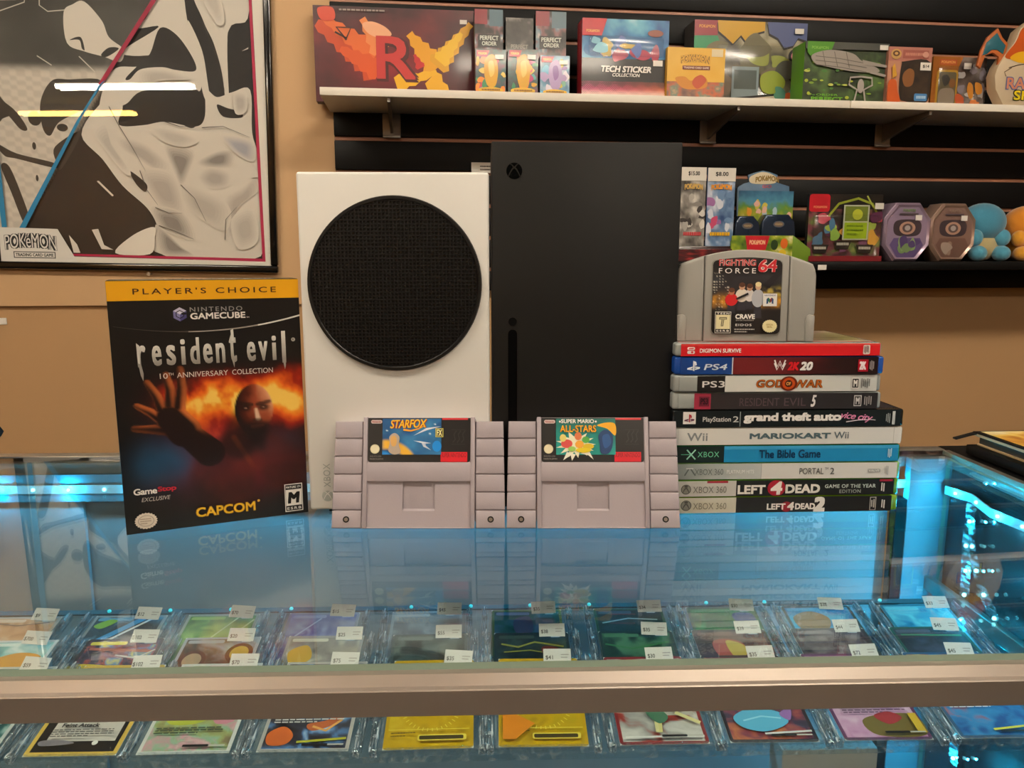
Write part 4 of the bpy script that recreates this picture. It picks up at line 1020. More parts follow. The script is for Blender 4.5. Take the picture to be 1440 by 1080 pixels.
for s, lab in ((-.890, 'metal bracket under the left end of the white shelf'), (-.117, 'metal bracket under the middle of the white shelf'), (.345, 'metal bracket under the joint at the right of the white shelf')):
    t = thing('shelf_bracket', lab, 'bracket', mw=WM(s, .0276, .4845), group='brackets of the white shelf')
    MB().box(-.021, .021, -.003, 0, .004, .0555, .002).box(-.021, .021, -.007, 0, 0, .006, .002).build('plate', M_brk, t)
    b = MB(); vs = []
    for x in (-.003, .003): vs += [(x, -.0005, .0105), (x, -.0005, .0552), (x, -.185, .0552), (x, -.185, .0475)]
    b.add(vs, [[0, 1, 2, 3], [7, 6, 5, 4], [0, 4, 5, 1], [1, 5, 6, 2], [2, 6, 7, 3], [3, 7, 4, 0]]); b.build('arm', M_brk, t)
def price(name, label, px, py, d, w, h, txt, par=None):
    s, z = wall_at(px, py, d)
    t = thing(name, label, 'price tag', mw=WM(s, d, z))
    MB().box(-w/2, w/2, 0, .0006, 0, h).build('card', M_paper, t)
    pr = Print(w, h, 100, 100)
    for k, q in enumerate(txt): pr.lines(38, 30+k*30, 88, 1, 2, 15, '6a6058', 3+k, 1)
    pr.build('lettering', t, M_prm, (0, -.0001, 0)); return t
price('price_tag', 'white two-line tag on the black slats just left of the tall black console', 679, 243, .0278, .055, .024, ['SINGLE', 'SLEEVES'])
t = price('price_tag', 'blank white tag on the front edge of the black lower shelf', 1156, 379.5, .2258, .021, .0115, [])

# ================================================================== goods on the wall shelves
def carton(name, label, cat, px0, px1, ytop, d, depth, base, side, fn, group=None, pm_=M_prg, yaw=0., bev=.0012, ybot=None):
    ym = (ytop + (ybot or (140 if base > .4 else 367))) / 2
    s0, _ = wall_at(px0, ym, d); s1, _ = wall_at(px1, ym, d); zt = wall_at((px0+px1)/2, ytop, d)[1]
    w, h = s1-s0, zt-base
    t = thing(name, label, cat, mw=WM((s0+s1)/2, d, base, yaw=yaw), group=group)
    t['wh'] = 0; del t['wh']
    MB().box(-w/2, w/2, .0004, depth, .0003, h, bev).build('carton', mat('carton_side', side, .5), t)
    V = 100*h/w; pr = Print(w-.0006, h-.0006, 100, V, .00012); fn(pr, V)
    pr.build('front_print', t, pm_, (0, 0, .0003))
    return t, w, h
def blobs(pr, V, seed, cols, n=12, rx=(4, 14), y0=.1, y1=.95, x0=5, x1=95):
    r = random.Random(seed)
    for _ in range(n):
        a, c = r.uniform(*rx), r.uniform(*rx); x, y = r.uniform(x0, x1), r.uniform(y0, y1)*V
        pr.curve([(x+a*r.uniform(.6, 1.2)*cos(k*pi/4), y+c*r.uniform(.6, 1.2)*sin(k*pi/4)) for k in range(8)], r.choice(cols), 3)
def nz(pr, V, seed, stops, sc=20, x0=0, y0=0, x1=100, y1=None, nx=40, ny=40, gain=1.5, off=-.25, sy=1.):
    pr.paint(nx, ny, lambda X, Y: ramp(fbm(X/sc, Y/sc*sy, seed)*gain+off, stops), x0, y0, x1, V if y1 is None else y1)
def clear_front(t, x0, x1, z0, z1, dep, m=M_clear, bev=.006, name='blister'):
    return MB().box(x0, x1, -dep, -.0012, z0, z1, bev).build(name, m, t)
def sticker(pr, x, y, w, h): pr.rect(x, y, x+w, y+h, 'e9e2d8'); pr.rect(x+w*.25, y+h*.4, x+w*.75, y+h*.65, '9a9288')
def tcg(pr, cx, cy, w, h, c='f0c030', bg=None):
    pr.text('POKéMON', cx, cy, w, h, c, .03)

def u_red(pr, V):
    def f(X, Y):
        n = fbm(X/18, Y/18, 14, 5); c = ramp(n*1.2-.2, [(0, '2a0f14'), (.5, '571a22'), (1, '8a2a28')])
        return mix(c, '8a1420', np.exp(-((X-45)/25)**2-((Y-V*.6)/12)**2))
    pr.paint(60, 40, f)
    r = random.Random(5)
    def flame(base, tip, w, col, jag):
        L = []; R = []
        for k in range(jag+1):
            t_ = k/jag; x = base[0]+(tip[0]-base[0])*t_; y = base[1]+(tip[1]-base[1])*t_; ww = w*(1-t_*.75)*(1.25 if k % 2 else .85)
            dx, dy = tip[0]-base[0], tip[1]-base[1]; l = math.hypot(dx, dy); L.append((x-dy/l*ww, y+dx/l*ww)); R.append((x+dy/l*ww, y-dx/l*ww))
        pr.poly(L+[tip]+R[::-1], col)
    flame((40, V*.62), (2, V*.18), 11, 'c8481c', 12); flame((38, V*.5), (6, V*.12), 7, 'e0682a', 10); flame((40, V*.66), (16, V*.44), 7, 'd8561e', 8); flame((42, V*.45), (30, V*.12), 7, 'e8884a', 7)
    flame((76, V*.62), (59, V*.26), 8, 'e8a41c', 9); flame((76, V*.6), (98, V*.14), 6.5, 'e0a41c', 11); flame((78, V*.55), (92, V*.24), 5, 'f0c024', 8); flame((72, V*.72), (87, V*.98), 6, 'f0b41c', 6); flame((50, V*.8), (76, V*.66), 5, 'f0b820', 7)
    flame((66, V*.62), (62, V*.48), 3, 'c83030', 5)
    pr.curve([(30, V*.18), (36, V*.15), (44, V*.2), (48, V*.28), (42, V*.32), (34, V*.28)], 'f0b088')
    pr.curve([(3, V*.03), (12, V*.02), (13, V*.14), (5, V*.15)], 'd84a30')
    pr.line([(13, V*.27), (20, V*.33), (23, V*.22), (14, V*.22), (20, V*.35)], 1.2, '3a1208')
    pr.text('R', 51.4, V*.535, 26.5, V*.48, '4a0e12', .05); pr.text('R', 50.4, V*.52, 24.5, V*.45, 'c23432', .022)
    pr.rect(91, V*.1, 95.5, V*.145, 'd8d0c8'); pr.lines(16, V*.03, 44, 1, 2, 1, '9a8a84', 3, 1)
carton('card_box', 'big dark red box with a bold red R, left end of the white shelf', 'box', 442, 667, 11, .062, .034, UP+.0005, '3a1216', u_red)
def pack_back(seed):
    def f(pr, V):
        nz(pr, V, seed, [(0, '1a1416'), (.4, '3a3232'), (.6, '8a5a5c'), (.8, '6a8a9a'), (1, 'd8c8c0')], 24)
        pr.rect(0, 0, 45, V*.16, '8a2a34'); pr.rect(52, 0, 100, V*.18, '56707e'); blobs(pr, V, seed, ['c0a060', 'a04a50', '5a8a90', '3a6a4a', 'd8d0c0'], 8, (5, 16), .5, .95)
        pr.rect(12, V*.27, 90, V*.41, '23201e'); pr.text('PERFECT', 51, V*.31, 66, V*.05, 'd8dcd0', .03); pr.text('ORDER', 51, V*.37, 52, V*.045, 'd8dcd0', .03)
    return f
def pack_front(seed, cols, ttl):
    def f(pr, V):
        nz(pr, V, seed, [(0, cols[0]), (.5, cols[1]), (1, cols[2])], 26)
        blobs(pr, V, seed+1, cols[3:], 16, (6, 18), .15, .9)
        pr.curve([(34, V*.2), (60, V*.12), (74, V*.4), (66, V*.78), (40, V*.8), (28, V*.5)], cols[3])
        pr.curve([(42, V*.3), (58, V*.26), (62, V*.5), (48, V*.6)], cols[4])
        pr.poly([(4, V*.03), (46, V*.03), (38, V*.17), (4, V*.17)], 'c02430'); pr.text('POKéMON', 23, V*.1, 28, V*.05, 'f0c860', .03)
        pr.curve([(12, V*.86), (50, V*.82), (88, V*.86), (84, V*.93), (50, V*.91), (16, V*.94)], 'e8b830'); pr.lines(20, V*.865, 80, 1, 2, V*.035, '8a5a18', 7, 1); pr.rect(64, V*.12, 92, V*.22, 'e4dcd2')
    return f
for a, b_, y, w, sd in ((667.5, 707.5, 13, 'tall back one beside the red box', 3), (711, 750, 25, 'dark low one in the middle of the back row', 5), (753, 796, 16, 'tall back one beside the sticker box', 8)):
    if sd == 5:
        fn = lambda pr, V: (nz(pr, V, 51, [(0, '1a1816'), (.6, '3c3834'), (1, '8a847c')], 30), pr.text('PERFECT', 50, V*.34, 62, V*.05, 'b0aca0', .02), pr.text('ORDER', 50, V*.4, 46, V*.045, 'b0aca0', .02), blobs(pr, V, 3, ['4a5a34', '5a3a3a', '6a665a'], 5, (6, 16), .4, .6))
    else: fn = pack_back(sd)
    t, w_, h_ = carton('booster_pack', 'foil card pack on white shelf, ' + w, 'card pack', a, b_, y, .115, .03, UP+.0005, '2a2524', fn, 'card packs on the white shelf', bev=.004)
F1 = ('4a2028', '2a5a5a', '7a3050', 'e0a820', 'f0d060', 'd84a60', '58b0b0', 'f09030', 'c03a70', '3a8a5a')
F2 = ('5a4a7a', '6aa0c0', 'c8d0e0', 'b8a0d0', '8a60a8', '7ac0e0', 'e0d060', '90c8b0', 'e8e0f0', '5a80c0')
for a, b_, y, w, cols, ttl, sd in ((668.5, 711.5, 69, 'front left of three, yellow with red corner', F1, 'HEROES', 11), (714, 756.5, 69, 'front middle of three, yellow with red corner', F1, 'HEROES', 14), (759.5, 801, 78, 'front right of three, lilac and pale blue', F2, 'WHITE', 21)):
    t, w_, h_ = carton('booster_pack', 'foil card pack on white shelf, ' + w, 'card pack', a, b_, y, .175, .028, UP+.0005, cols[0], pack_front(sd, cols, ttl), 'card packs on the white shelf', bev=.003)
def u_tech(pr, V):
    pr.rect(0, 0, 100, V, '17110f')
    nz(pr, V, 9, [(0, '1a4a8a'), (.4, '3a86b8'), (.7, '6ab8d0'), (1, 'c0e0e8')], 22, 0, 0, 100, V*.5)
    pr.curve([(8, V*.28), (40, V*.22), (90, V*.26), (94, V*.48), (10, V*.48)], '2c6ea8'); blobs(pr, V, 4, ['6a86c8', 'c85068', 'e0c060', '9adcf0', '4a4a9a', 'd8c8e8'], 14, (3, 11), .27, .46, 12, 88)
    pr.poly([(0, 0), (28, 0), (22, V*.22), (0, V*.22)], 'c01824'); tcg(pr, 12, V*.16, 15, V*.035, 'e8b060'); pr.ell(84, V*.17, 9, V*.045, '8a4a3a'); 
    pr.text('TECH STICKER', 51, V*.64, 58, V*.082, 'f2ece6', .04, .18, .98); pr.text('COLLECTION', 51, V*.715, 32, V*.045, 'f2ece6', .03, .18)
    def dots(X, Y):
        k = sstep(V*.80, V*.99, Y); d = (np.sin(X*2.6)*np.sin(Y*2.6) > .5-1.4*k).astype(float)
        base = ramp(X/100, [(0, 'd85a8a'), (.5, 'd8506a'), (1, 'e07848')]); base = mix(base, 'f2dcd0', sstep(V*.88, V*1.0, Y))
        return mix(np.zeros(X.shape+(3,))+np.array(lin('17110f')), base, d)
    pr.paint(160, 50, dots, 0, V*.8, 100, V)
    pr.rect(82, V*.515, 93, V*.59, 'e8e2da')
t, w_, h_ = carton('sticker_box', 'sticker collection box with blue top and black front on the white shelf', 'box', 818, 940, 27, .19, .05, UP+.0005, '8a1520', u_tech)
clear_front(t, -w_*.43, w_*.43, h_*.52, h_*.78, .012)
def u_yel(pr, V):
    pr.rect(0, 0, 100, V, 'eebc4c'); nz(pr, V, 3, [(0, 'eab440'), (1, 'f2c860')], 40, 0, 0, 100, V*.7, 20, 20)
    nz(pr, V, 6, [(0, '4a3a4a'), (.4, '8a6a5a'), (.6, 'c86a4a'), (.8, '6a8a7a'), (1, 'e0a880')], 16, 0, V*.68, 100, V)
    pr.curve([(14, V*.62), (30, V*.58), (42, V*.66), (60, V*.56), (70, V*.64), (66, V*.8), (30, V*.82)], 'd8903a'); pr.curve([(48, V*.6), (60, V*.54), (68, V*.66), (54, V*.82), (44, V*.72)], 'c85a3a')
    for o_, cc in ((.07, '5a3a20'), (.03, 'e0a83a')): pr.text('POKéMON', 48, V*.245, 52, V*.16, cc, o_, 0, .95, arch=3)
    pr.rect(26, V*.36, 74, V*.44, '7a3a30'); pr.text('TRADING CARD GAME', 50, V*.4, 44, V*.04, 'f0d8c0', .03); pr.rect(76, V*.02, 96, V*.17, 'e8d8b0')
carton('booster_box', 'small yellow card box in front of the comic-burst box on the white shelf', 'box', 938, 1019, 67, .205, .055, UP+.0005, 'c89a38', u_yel)
def u_burst(pr, V):
    pr.rect(0, 0, 100, V, '2c2a2a'); nz(pr, V, 2, [(0, '2a2422'), (.4, '5a5444'), (.7, '8a8468'), (1, 'b8b098')], 15)
    pr.poly([(0, 0), (22, 0), (20, V*.18), (0, V*.18)], '8a2430'); pr.text('POKéMON', 11, V*.07, 14, V*.035, 'd89040', .03); pr.poly([(0, V*.18), (20, V*.17), (24, V*.28), (20, V*.36), (0, V*.36)], '2a8a5a')
    zig = [(20, V*.0), (62, 0), (62, V*.1), (52, V*.14), (46, V*.24), (41, V*.16), (34, V*.26), (27, V*.18), (21, V*.12)]
    pr.poly([(x-.5, y+1.8) for x, y in zig], '15120f'); pr.poly(zig, 'c89a1c')
    z2 = [(64, 0), (100, 0), (100, V*.2), (92, V*.17), (88, V*.26), (80, V*.29), (74, V*.18), (66, V*.13)]
    pr.poly([(x-.5, y+1.8) for x, y in z2], '15120f'); pr.poly(z2, '4a5684')
    for y in (.38, .60): pr.ell(96, V*y, 12, V*.11, '15120f'); pr.ell(97, V*y, 10.5, V*.09, 'c87a80')
    blobs(pr, V, 12, ['6a6448', '8a8048', '9aa04a', '55524a', '7a6a58'], 14, (5, 13), .3, .75, 20, 82)
    pr.rect(34, V*.52, 58, V*.88, '8a9a9c'); pr.rect(36, V*.56, 56, V*.78, '5a6460'); pr.curve([(60, V*.62), (72, V*.56), (82, V*.68), (76, V*.82), (62, V*.8)], '9aa83a')
    pr.poly([(24, V*.92), (76, V*.84), (100, V*.8), (100, V), (24, V)], 'd8c8b0'); pr.poly([(24, V*.90), (76, V*.82), (76, V*.845), (24, V*.925)], '15120f'); pr.lines(36, V*.92, 66, 1, 2, V*.045, '5a3a20', 3, 1)
    blobs(pr, V, 7, ['d8683a', '6aa09a', '9ac04a', '58907a'], 7, (4, 8), .82, .97, 70, 98); pr.rect(88, V*.07, 96, V*.13, 'd8d4cc')
t, w_, h_ = carton('collection_box', 'large window box with yellow and blue comic bursts on the white shelf', 'box', 975, 1133, 30, .10, .07, UP+.0005, '3a3838', u_burst)
clear_front(t, -w_*.30, w_*.32, h_*.10, h_*.72, .012, bev=.005, name='window')
def u_green(pr, V):
    nz(pr, V, 15, [(0, '1a2418'), (.5, '33402c'), (1, '5a7a40')], 14)
    r = random.Random(4)
    for _ in range(34): x, y = r.uniform(2, 92), r.uniform(V*.3, V*.92); pr.ell(x, y, r.uniform(1.5, 3.6), r.uniform(.8, 1.8), r.choice(['a8b83a', '7a9a3a', '4a7a3a', 'c0c860']))
    pr.rect(0, 0, 100, V*.12, '4a4c48'); pr.poly([(2, 0), (34, 0), (28, V*.24), (6, V*.24), (2, V*.18)], '4a8a24'); pr.text('POKéMON', 17, V*.1, 20, V*.05, '7ab048', .03)
    pr.curve([(8, V*.22), (30, V*.13), (56, V*.18), (68, V*.3), (86, V*.4), (88, V*.48), (60, V*.48), (30, V*.42), (12, V*.36)], '9c948c')
    for a in (.24, .31, .38): pr.line([(12, V*a), (40, V*(a+.03)), (74, V*(a+.1))], .8, '6a645e')
    for x in (20, 34, 48): pr.line([(x, V*.16), (x+5, V*.42)], .8, '6a645e')
    pr.poly([(68, V*.28), (98, V*.36), (98, V*.4), (70, V*.36)], '9c948c'); pr.poly([(80, V*.46), (98, V*.52), (97, V*.56), (78, V*.5)], '9c948c')
    for s in (-1, 1): pr.line([(68, V*.56), (68+s*13, V*.58), (68+s*14, V*.7), (68+s*4, V*.78), (68+s*7, V)], 2.0, 'a8a09a')
    pr.ell(68, V*.72, 4, V*.12, 'a8a09a')
    pr.text('PERFECT', 28, V*.95, 38, V*.07, '6ab02c', .04); pr.text('ORDER', 28, V*.88, 26, V*.035, '6ab02c', .02); pr.rect(88, V*.03, 98, V*.11, 'e4e0d8')
carton('card_box', 'dark green box with a pale grey slanted shape on the white shelf', 'box', 1130, 1247, 60, .19, .06, UP+.0005, '4f8a1c', u_green)
def u_pop(pr, V):
    pr.rect(0, 0, 100, V, 'c08a70'); pr.rect(0, 0, 100, V*.25, 'b5786a'); pr.rect(32, V*.05, 92, V*.2, 'a05a50'); pr.lines(38, V*.1, 84, 1, 2, V*.05, 'c88a78', 3, 1)
    pr.ell(16, V*.13, 12, V*.09, 'c8a060'); pr.ell(16, V*.12, 8, V*.05, '5a3a2a'); pr.ell(16, V*.12, 4, V*.025, 'c8a060'); pr.ell(84, V*.13, 7, V*.055, 'd09a88')
    pr.curve([(30, V*.3), (34, V*.26), (96, V*.26), (96, V*.95), (42, V*.96), (30, V*.86), (27, V*.6)], '2e2620'); nz(pr, V, 6, [(0, '241e1a'), (1, '4a3a2c')], 22, 36, V*.3, 94, V*.9)
    pr.curve([(36, V*.46), (48, V*.38), (60, V*.44), (58, V*.66), (42, V*.7), (34, V*.58)], '8a5a34'); pr.rect(64, V*.82, 94, V*.95, '4a82b8', 3); pr.lines(69, V*.86, 90, 1, 2, V*.05, 'b0d0e8', 3, 1)
    pr.curve([(2, V*.62), (18, V*.6), (24, V*.8), (30, V*.98), (2, V*.98)], 'c85a28'); pr.poly([(8, V*.36), (13, V*.3), (20, V*.52), (10, V*.56)], 'd8a03a'); pr.rect(72, V*.27, 97, V*.41, 'e9e4da'); pr.text('$14', 85, V*.34, 15, V*.06, '3a3430', .03)
carton('figure_box', 'pinkish window box with an orange corner on the white shelf', 'box', 1248, 1309, 66, .20, .055, UP+.0005, '9a6a58', u_pop)
def u_gold(pr, V):
    nz(pr, V, 20, [(0, '2a2020'), (.5, '6a5c58'), (1, '9a9088')], 20); pr.poly([(0, 0), (55, 0), (48, V*.2), (44, V), (0, V)], '9a5a1c'); pr.rect(12, V*.05, 44, V*.16, 'a8502c'); pr.text('POKéMON', 28, V*.105, 26, V*.055, 'd89a5a', .03)
    pr.rect(8, V*.26, 48, V*.98, 'c8982c', 5); pr.rect(12, V*.3, 45, V*.98, '6a6048', 4); pr.curve([(18, V*.4), (28, V*.36), (34, V*.48), (24, V*.58)], '3a3a38'); pr.ell(38, V*.52, 6, V*.09, '8a5a30'); pr.curve([(16, V*.66), (40, V*.64), (42, V*.92), (16, V*.94)], '9a8a78')
    blobs(pr, V, 17, ['aaa4a4', '8a8088', 'c0b8b4', '3a3434'], 12, (4, 10), .2, .8, 52, 96); pr.curve([(68, V*.5), (76, V*.56), (78, V*.78), (72, V*.82), (66, V*.66)], 'c8822c'); pr.curve([(80, V*.5), (92, V*.54), (94, V*.7), (84, V*.72)], 'd0862c'); blobs(pr, V, 2, ['c85a34', 'd87a3a'], 6, (4, 9), .82, .95, 50, 85); pr.rect(56, V*.12, 70, V*.24, 'e0d8d0')
t, w_, h_ = carton('blister_box', 'gold and grey blister box beside the pinkish box on the white shelf', 'box', 1310.5, 1386, 80, .17, .05, UP+.0005, '8a5a20', u_gold)
clear_front(t, -w_*.44, w_*.48, h_*.06, h_*.8, .012)
# shaped stand-up with flames, a blue fin and big letters, at the right edge
d = .2155
def pxz(P): return [wall_at(x, y, d) for x, y in P]
s0 = wall_at(1440, 140, d)[0]
st = thing('display_standee', 'flame-topped stand-up with big RA SH letters, right end of the white shelf', 'standee', mw=WM(s0, d, UP+.0005))
body = pxz([(1410, 150), (1400, 128), (1399, 108), (1404, 95), (1414, 80), (1428, 60), (1434, 44), (1441, 38), (1452, 30), (1462, 52), (1478, 76), (1486, 104), (1486, 128), (1476, 150)])
bz = min(z for _, z in body); L = [(s-s0, z-bz) for s, z in body]
MB().prism(L, 0, .030, .002).build('body', mat('standee_card', 'c8b496', .5), st)
pr = Print(.16, .21, 160, 210, .0002)
def q2(P): return [((s-s0)*1000+80, 210-(z-bz)*1000) for s, z in pxz(P)]
pr.curve(q2([(1413, 82), (1428, 62), (1435, 46), (1441, 40), (1452, 33), (1462, 54), (1476, 78), (1462, 84), (1442, 80), (1426, 86)]), 'c8561c'); pr.curve(q2([(1420, 84), (1432, 76), (1452, 76), (1464, 86), (1450, 92), (1430, 90)]), 'e8b020')
pr.line(q2([(1418, 98), (1432, 94), (1448, 92)]), 2, '4a3a28'); pr.line(q2([(1414, 110), (1412, 104), (1422, 98)]), 2, '6a5038')
for tx, (x, y), w, h, c1, c2 in (('RA', (1428, 120), 46, 25, '5a6aa0', 'd88a6a'), ('SH', (1437, 137), 44, 21, '2a3424', 'e8d020')):
    (cx, cy), = q2([(x, y)]); pr.text(tx, cx, cy, w+5, h+4, c1, .07); pr.text(tx, cx, cy, w, h, c2, .03)
pr.build('artwork', st, M_prg, (0, -.0003, 0))
fin = pxz([(1376, 94), (1382, 72), (1391, 54), (1406, 41), (1412, 54), (1420, 63), (1417, 76), (1405, 96), (1407, 82), (1398, 76), (1388, 80), (1381, 98)])
MB().prism([(s-s0, z-bz) for s, z in fin], .005, .012, .0015).build('fin', mat('fin_rim', 'b5612c', .5), st)
finb = pxz([(1383, 80), (1389, 62), (1404, 48), (1409, 58), (1416, 66), (1412, 78), (1404, 72), (1396, 72), (1390, 78)])
MB().prism([(s-s0, z-bz) for s, z in finb], .0035, .008, .0008).build('fin_inlay', mat('fin_teal', '1f5f6e', .5), st)

# ------------------------------------------------------------------ lower shelf
def l_pack(a, b_, c, cols, ttl, pricetxt, tc):
    def f(pr, V):
        nz(pr, V, a, [(0, cols[0]), (.5, cols[1]), (1, cols[2])], 28); blobs(pr, V, b_, cols[1:], 12, (8, 22), .3, .8)
        pr.rect(0, 0, 100, V*.17, 'e4ded4'); pr.text(pricetxt, 50, V*.08, 46, V*.06, '3a3632', .03); pr.text('POKéMON', 50, V*.25, 74, V*.07, tc, .04, arch=4)
        pr.lines(14, V*.82, 86, 1, 2, V*.045, c, 5, 1)
    return f
t, _, _ = carton('booster_pack', 'black and white card pack with a white price header beside the black console', 'card pack', 957, 992, 235, .17, .006, LOWZ+.036, '2a2626',
       l_pack(3, 4, 'c84a50', ('1a1618', '8a8680', 'd8d4cc', 'b0aca6', '3a3636'), 'BLACK', '$15.00', 'd8b060'), 'card packs on the black shelf', bev=.002, ybot=330)
t, _, _ = carton('booster_pack', 'blue and orange card pack with a white price header on the black shelf', 'card pack', 994, 1033, 236, .17, .006, LOWZ+.036, '3a5a8a',
       l_pack(8, 9, 'e8b020', ('2a4a7a', '6a8ab0', 'd8dce8', '9a6aa0', 'e0e4ee', 'c84a70'), 'OBSIDIAN', '$8.00', 'e89a30'), 'card packs on the black shelf', bev=.002, ybot=330)
s0, _ = wall_at(950, 350, .19); s1, _ = wall_at(1030, 350, .19)
tr = thing('pack_tray', 'dark red tray holding the two card packs with price headers', 'tray', mw=WM((s0+s1)/2, .19, LOWZ)); w = s1-s0
b = MB(); b.box(-w/2, w/2, 0, .08, 0, .012, .002).box(-w/2, w/2, 0, .006, .012, .03, .002).box(-w/2, w/2, .013, .075, .0122, .0355, .002); b.build('tray', mat('tray_dark', '2c1416', .3, coat=.4), tr)
pr = Print(w-.004, .028, 100, 30); nz(pr, 30, 5, [(0, '141012'), (.5, '4a1418'), (1, '9a2a2c')], 12, gain=1.6, off=-.35, sy=2); pr.build('front_print', tr, M_prg, (0, -.0002, .001))
# tin display with crowned backboard
d = .185
s0 = wall_at(1085, 350, d)[0]
tb = thing('tin_display', 'blue and green counter display with dark tins and a crown-shaped header', 'display box', mw=WM(s0, d-.06, LOWZ))
def q3(P, dd): return [(s-s0, z-LOWZ) for s, z in (wall_at(x, y, dd) for x, y in P)]
bk = q3([(1035, 368), (1037, 264), (1046, 258), (1054, 256), (1052, 246), (1064, 242), (1073, 240), (1083, 242), (1094, 246), (1091, 256), (1100, 259), (1110, 262), (1113, 368)], d-.06)
bk = [(x, max(z, 0)) for x, z in bk]
MB().prism(bk, .0004, .006, .0005).build('backboard', mat('backboard_card', '4a6a88', .5), tb)
x0 = min(x for x, _ in bk); x1 = max(x for x, _ in bk); zt = max(z for _, z in bk)
pr = Print(x1-x0, zt, 100, 100, .00015); f3 = lambda P: [((x-x0)/(x1-x0)*100, 100-z/zt*100) for x, z in q3(P, d-.06)]
pr.paint(50, 60, lambda X, Y: mix(ramp((Y-18)/45+.5*(fbm(X/12, Y/9, 4)-.5), [(0, '1c4a70'), (.35, '4a8aa8'), (.55, '5a8a34'), (.8, 'b0a828'), (1, 'd8d0c0')]), 'ddd4c8', sstep(60, 66, Y)), 3, 22, 97, 100)
pr.curve(f3([(1054, 250), (1064, 244), (1073, 242), (1083, 244), (1092, 250), (1088, 258), (1058, 258)]), 'd8ccb0'); pr.text('POKéMON', 50, 10, 40, 6, '8a7034', .04, arch=2); pr.text('GO', 50, 17, 16, 3.4, 'a04a5a', .04)
blobs(pr, 100, 6, ['e0b0a0', 'd89030', '6a9aa8', 'a8c0d0', 'c8b84a'], 9, (3, 6), .36, .5)
pr.build('header_print', tb, M_prg, ((x0+x1)/2, -.0002, 0))
M_tin = mat('tin_navy', '1d2f46', .22, .4, coat=.5)
for (a, c, tp) in ((1036, 1072, 303), (1074, 1122, 301)):
    P = q3([(a, 352), (a+2, tp+10), (a+8, tp), (c-8, tp), (c, tp+10), (c+3, 352)], d)
    P = [(x, max(z, .002)) for x, z in P]
    n = MB().prism(P, -.045, -.012, .004, segs=3).build('tin', M_tin, tb)
    cx = sum(p[0] for p in P)/len(P); zz = max(z for _, z in P)
    pr = Print(.03, .018, 100, 60); pr.ell(50, 30, 46, 26, '3a4a5a'); pr.ell(50, 30, 40, 20, '6a5a50'); pr.text('POKéMON', 50, 30, 56, 14, 'b09a70', .03); pr.build('tin_badge', n, M_prg, (cx, -.0455, zz-.032))
P = q3([(1030, 372), (1030, 340), (1034, 331), (1118, 331), (1142, 350), (1142, 372)], d); P = [(x, max(z, 0)) for x, z in P]
MB().prism(P, -.052, -.0465, .0008).build('front_panel', mat('display_green', '6a8a24', .5), tb)
px0, px1, pzt = min(x for x, _ in P), P[3][0], P[3][1]
pr = Print(px1-px0-.002, pzt-.001, 100, 40); pr.paint(40, 16, lambda X, Y: ramp(fbm(X/12, Y/9, 9)*1.5-.25, [(0, '2a4a1c'), (.4, '6a8a24'), (.7, 'a8b02c'), (1, 'e8e0b8')]))
pr.poly([(22, 0), (62, 0), (56, 22), (26, 22)], 'c81c2c'); pr.text('POKéMON', 42, 10, 26, 7, 'f0b890', .04); pr.ell(70, 14, 6, 8, '24401c'); pr.ell(86, 12, 6, 8, 'd86a24'); pr.ell(84, 26, 6, 5, 'e0c030'); pr.build('front_print', tb, M_prg, ((px0+px1)/2, -.0522, 0))
def l_blister(pr, V):
    nz(pr, V, 30, [(0, '141210'), (.4, '3a2a28'), (.6, '7a3a4a'), (.8, '5a7a3a'), (1, 'b8b060')], 16)
    pr.rect(0, 0, 100, V*.22, '161413'); pr.rect(0, 0, 28, V*.26, 'b81426', 4); pr.text('POKéMON', 15, V*.19, 18, V*.035, 'e08a60', .03)
    pr.line([(26, V*.34), (40, V*.14), (66, V*.06), (86, V*.14), (96, V*.34)], 3, '8a9a2c'); pr.line([(78, V*.02), (88, V*.2)], 2, 'a8b050')
    blobs(pr, V, 8, ['7a4a6a', 'c84a5a', '8ab04a', '4a7a9a', 'd8a040', '5a2a4a', 'a8c050'], 22, (4, 11), .34, .8)
    for x, y in ((17, .8), (47, .74), (77, .8)): pr.poly([(x-12, V*(y-.05)), (x+12, V*(y-.05)), (x+8, V*(y+.08)), (x-8, V*(y+.08))], '24201e'); pr.lines(x-8, V*(y-.02), x+8, 1, 2, V*.04, 'c8c4b4', int(x), 1)
    pr.rect(45, V*.16, 80, V*.68, 'b8bca8'); pr.rect(47, V*.18, 78, V*.4, '6a7a2c'); pr.rect(47, V*.42, 78, V*.66, '9ab818'); pr.ell(64, V*.3, 7, V*.08, 'b8c03a'); pr.lines(50, V*.46, 74, 3, V*.06, V*.02, '6a8a10', 3)
    pr.rect(86, V*.13, 98, V*.22, 'e0dcd4'); pr.rect(0, V*.92, 100, V, '7a1c24')
t, w_, h_ = carton('blister_pack', 'multi-pack blister with a red corner and a lime green card on the black shelf', 'blister pack', 1136, 1239, 273, .17, .012, LOWZ+.0005, '1a1715', l_blister)
clear_front(t, -w_*.46, w_*.46, h_*.05, h_*.7, .014, bev=.008)
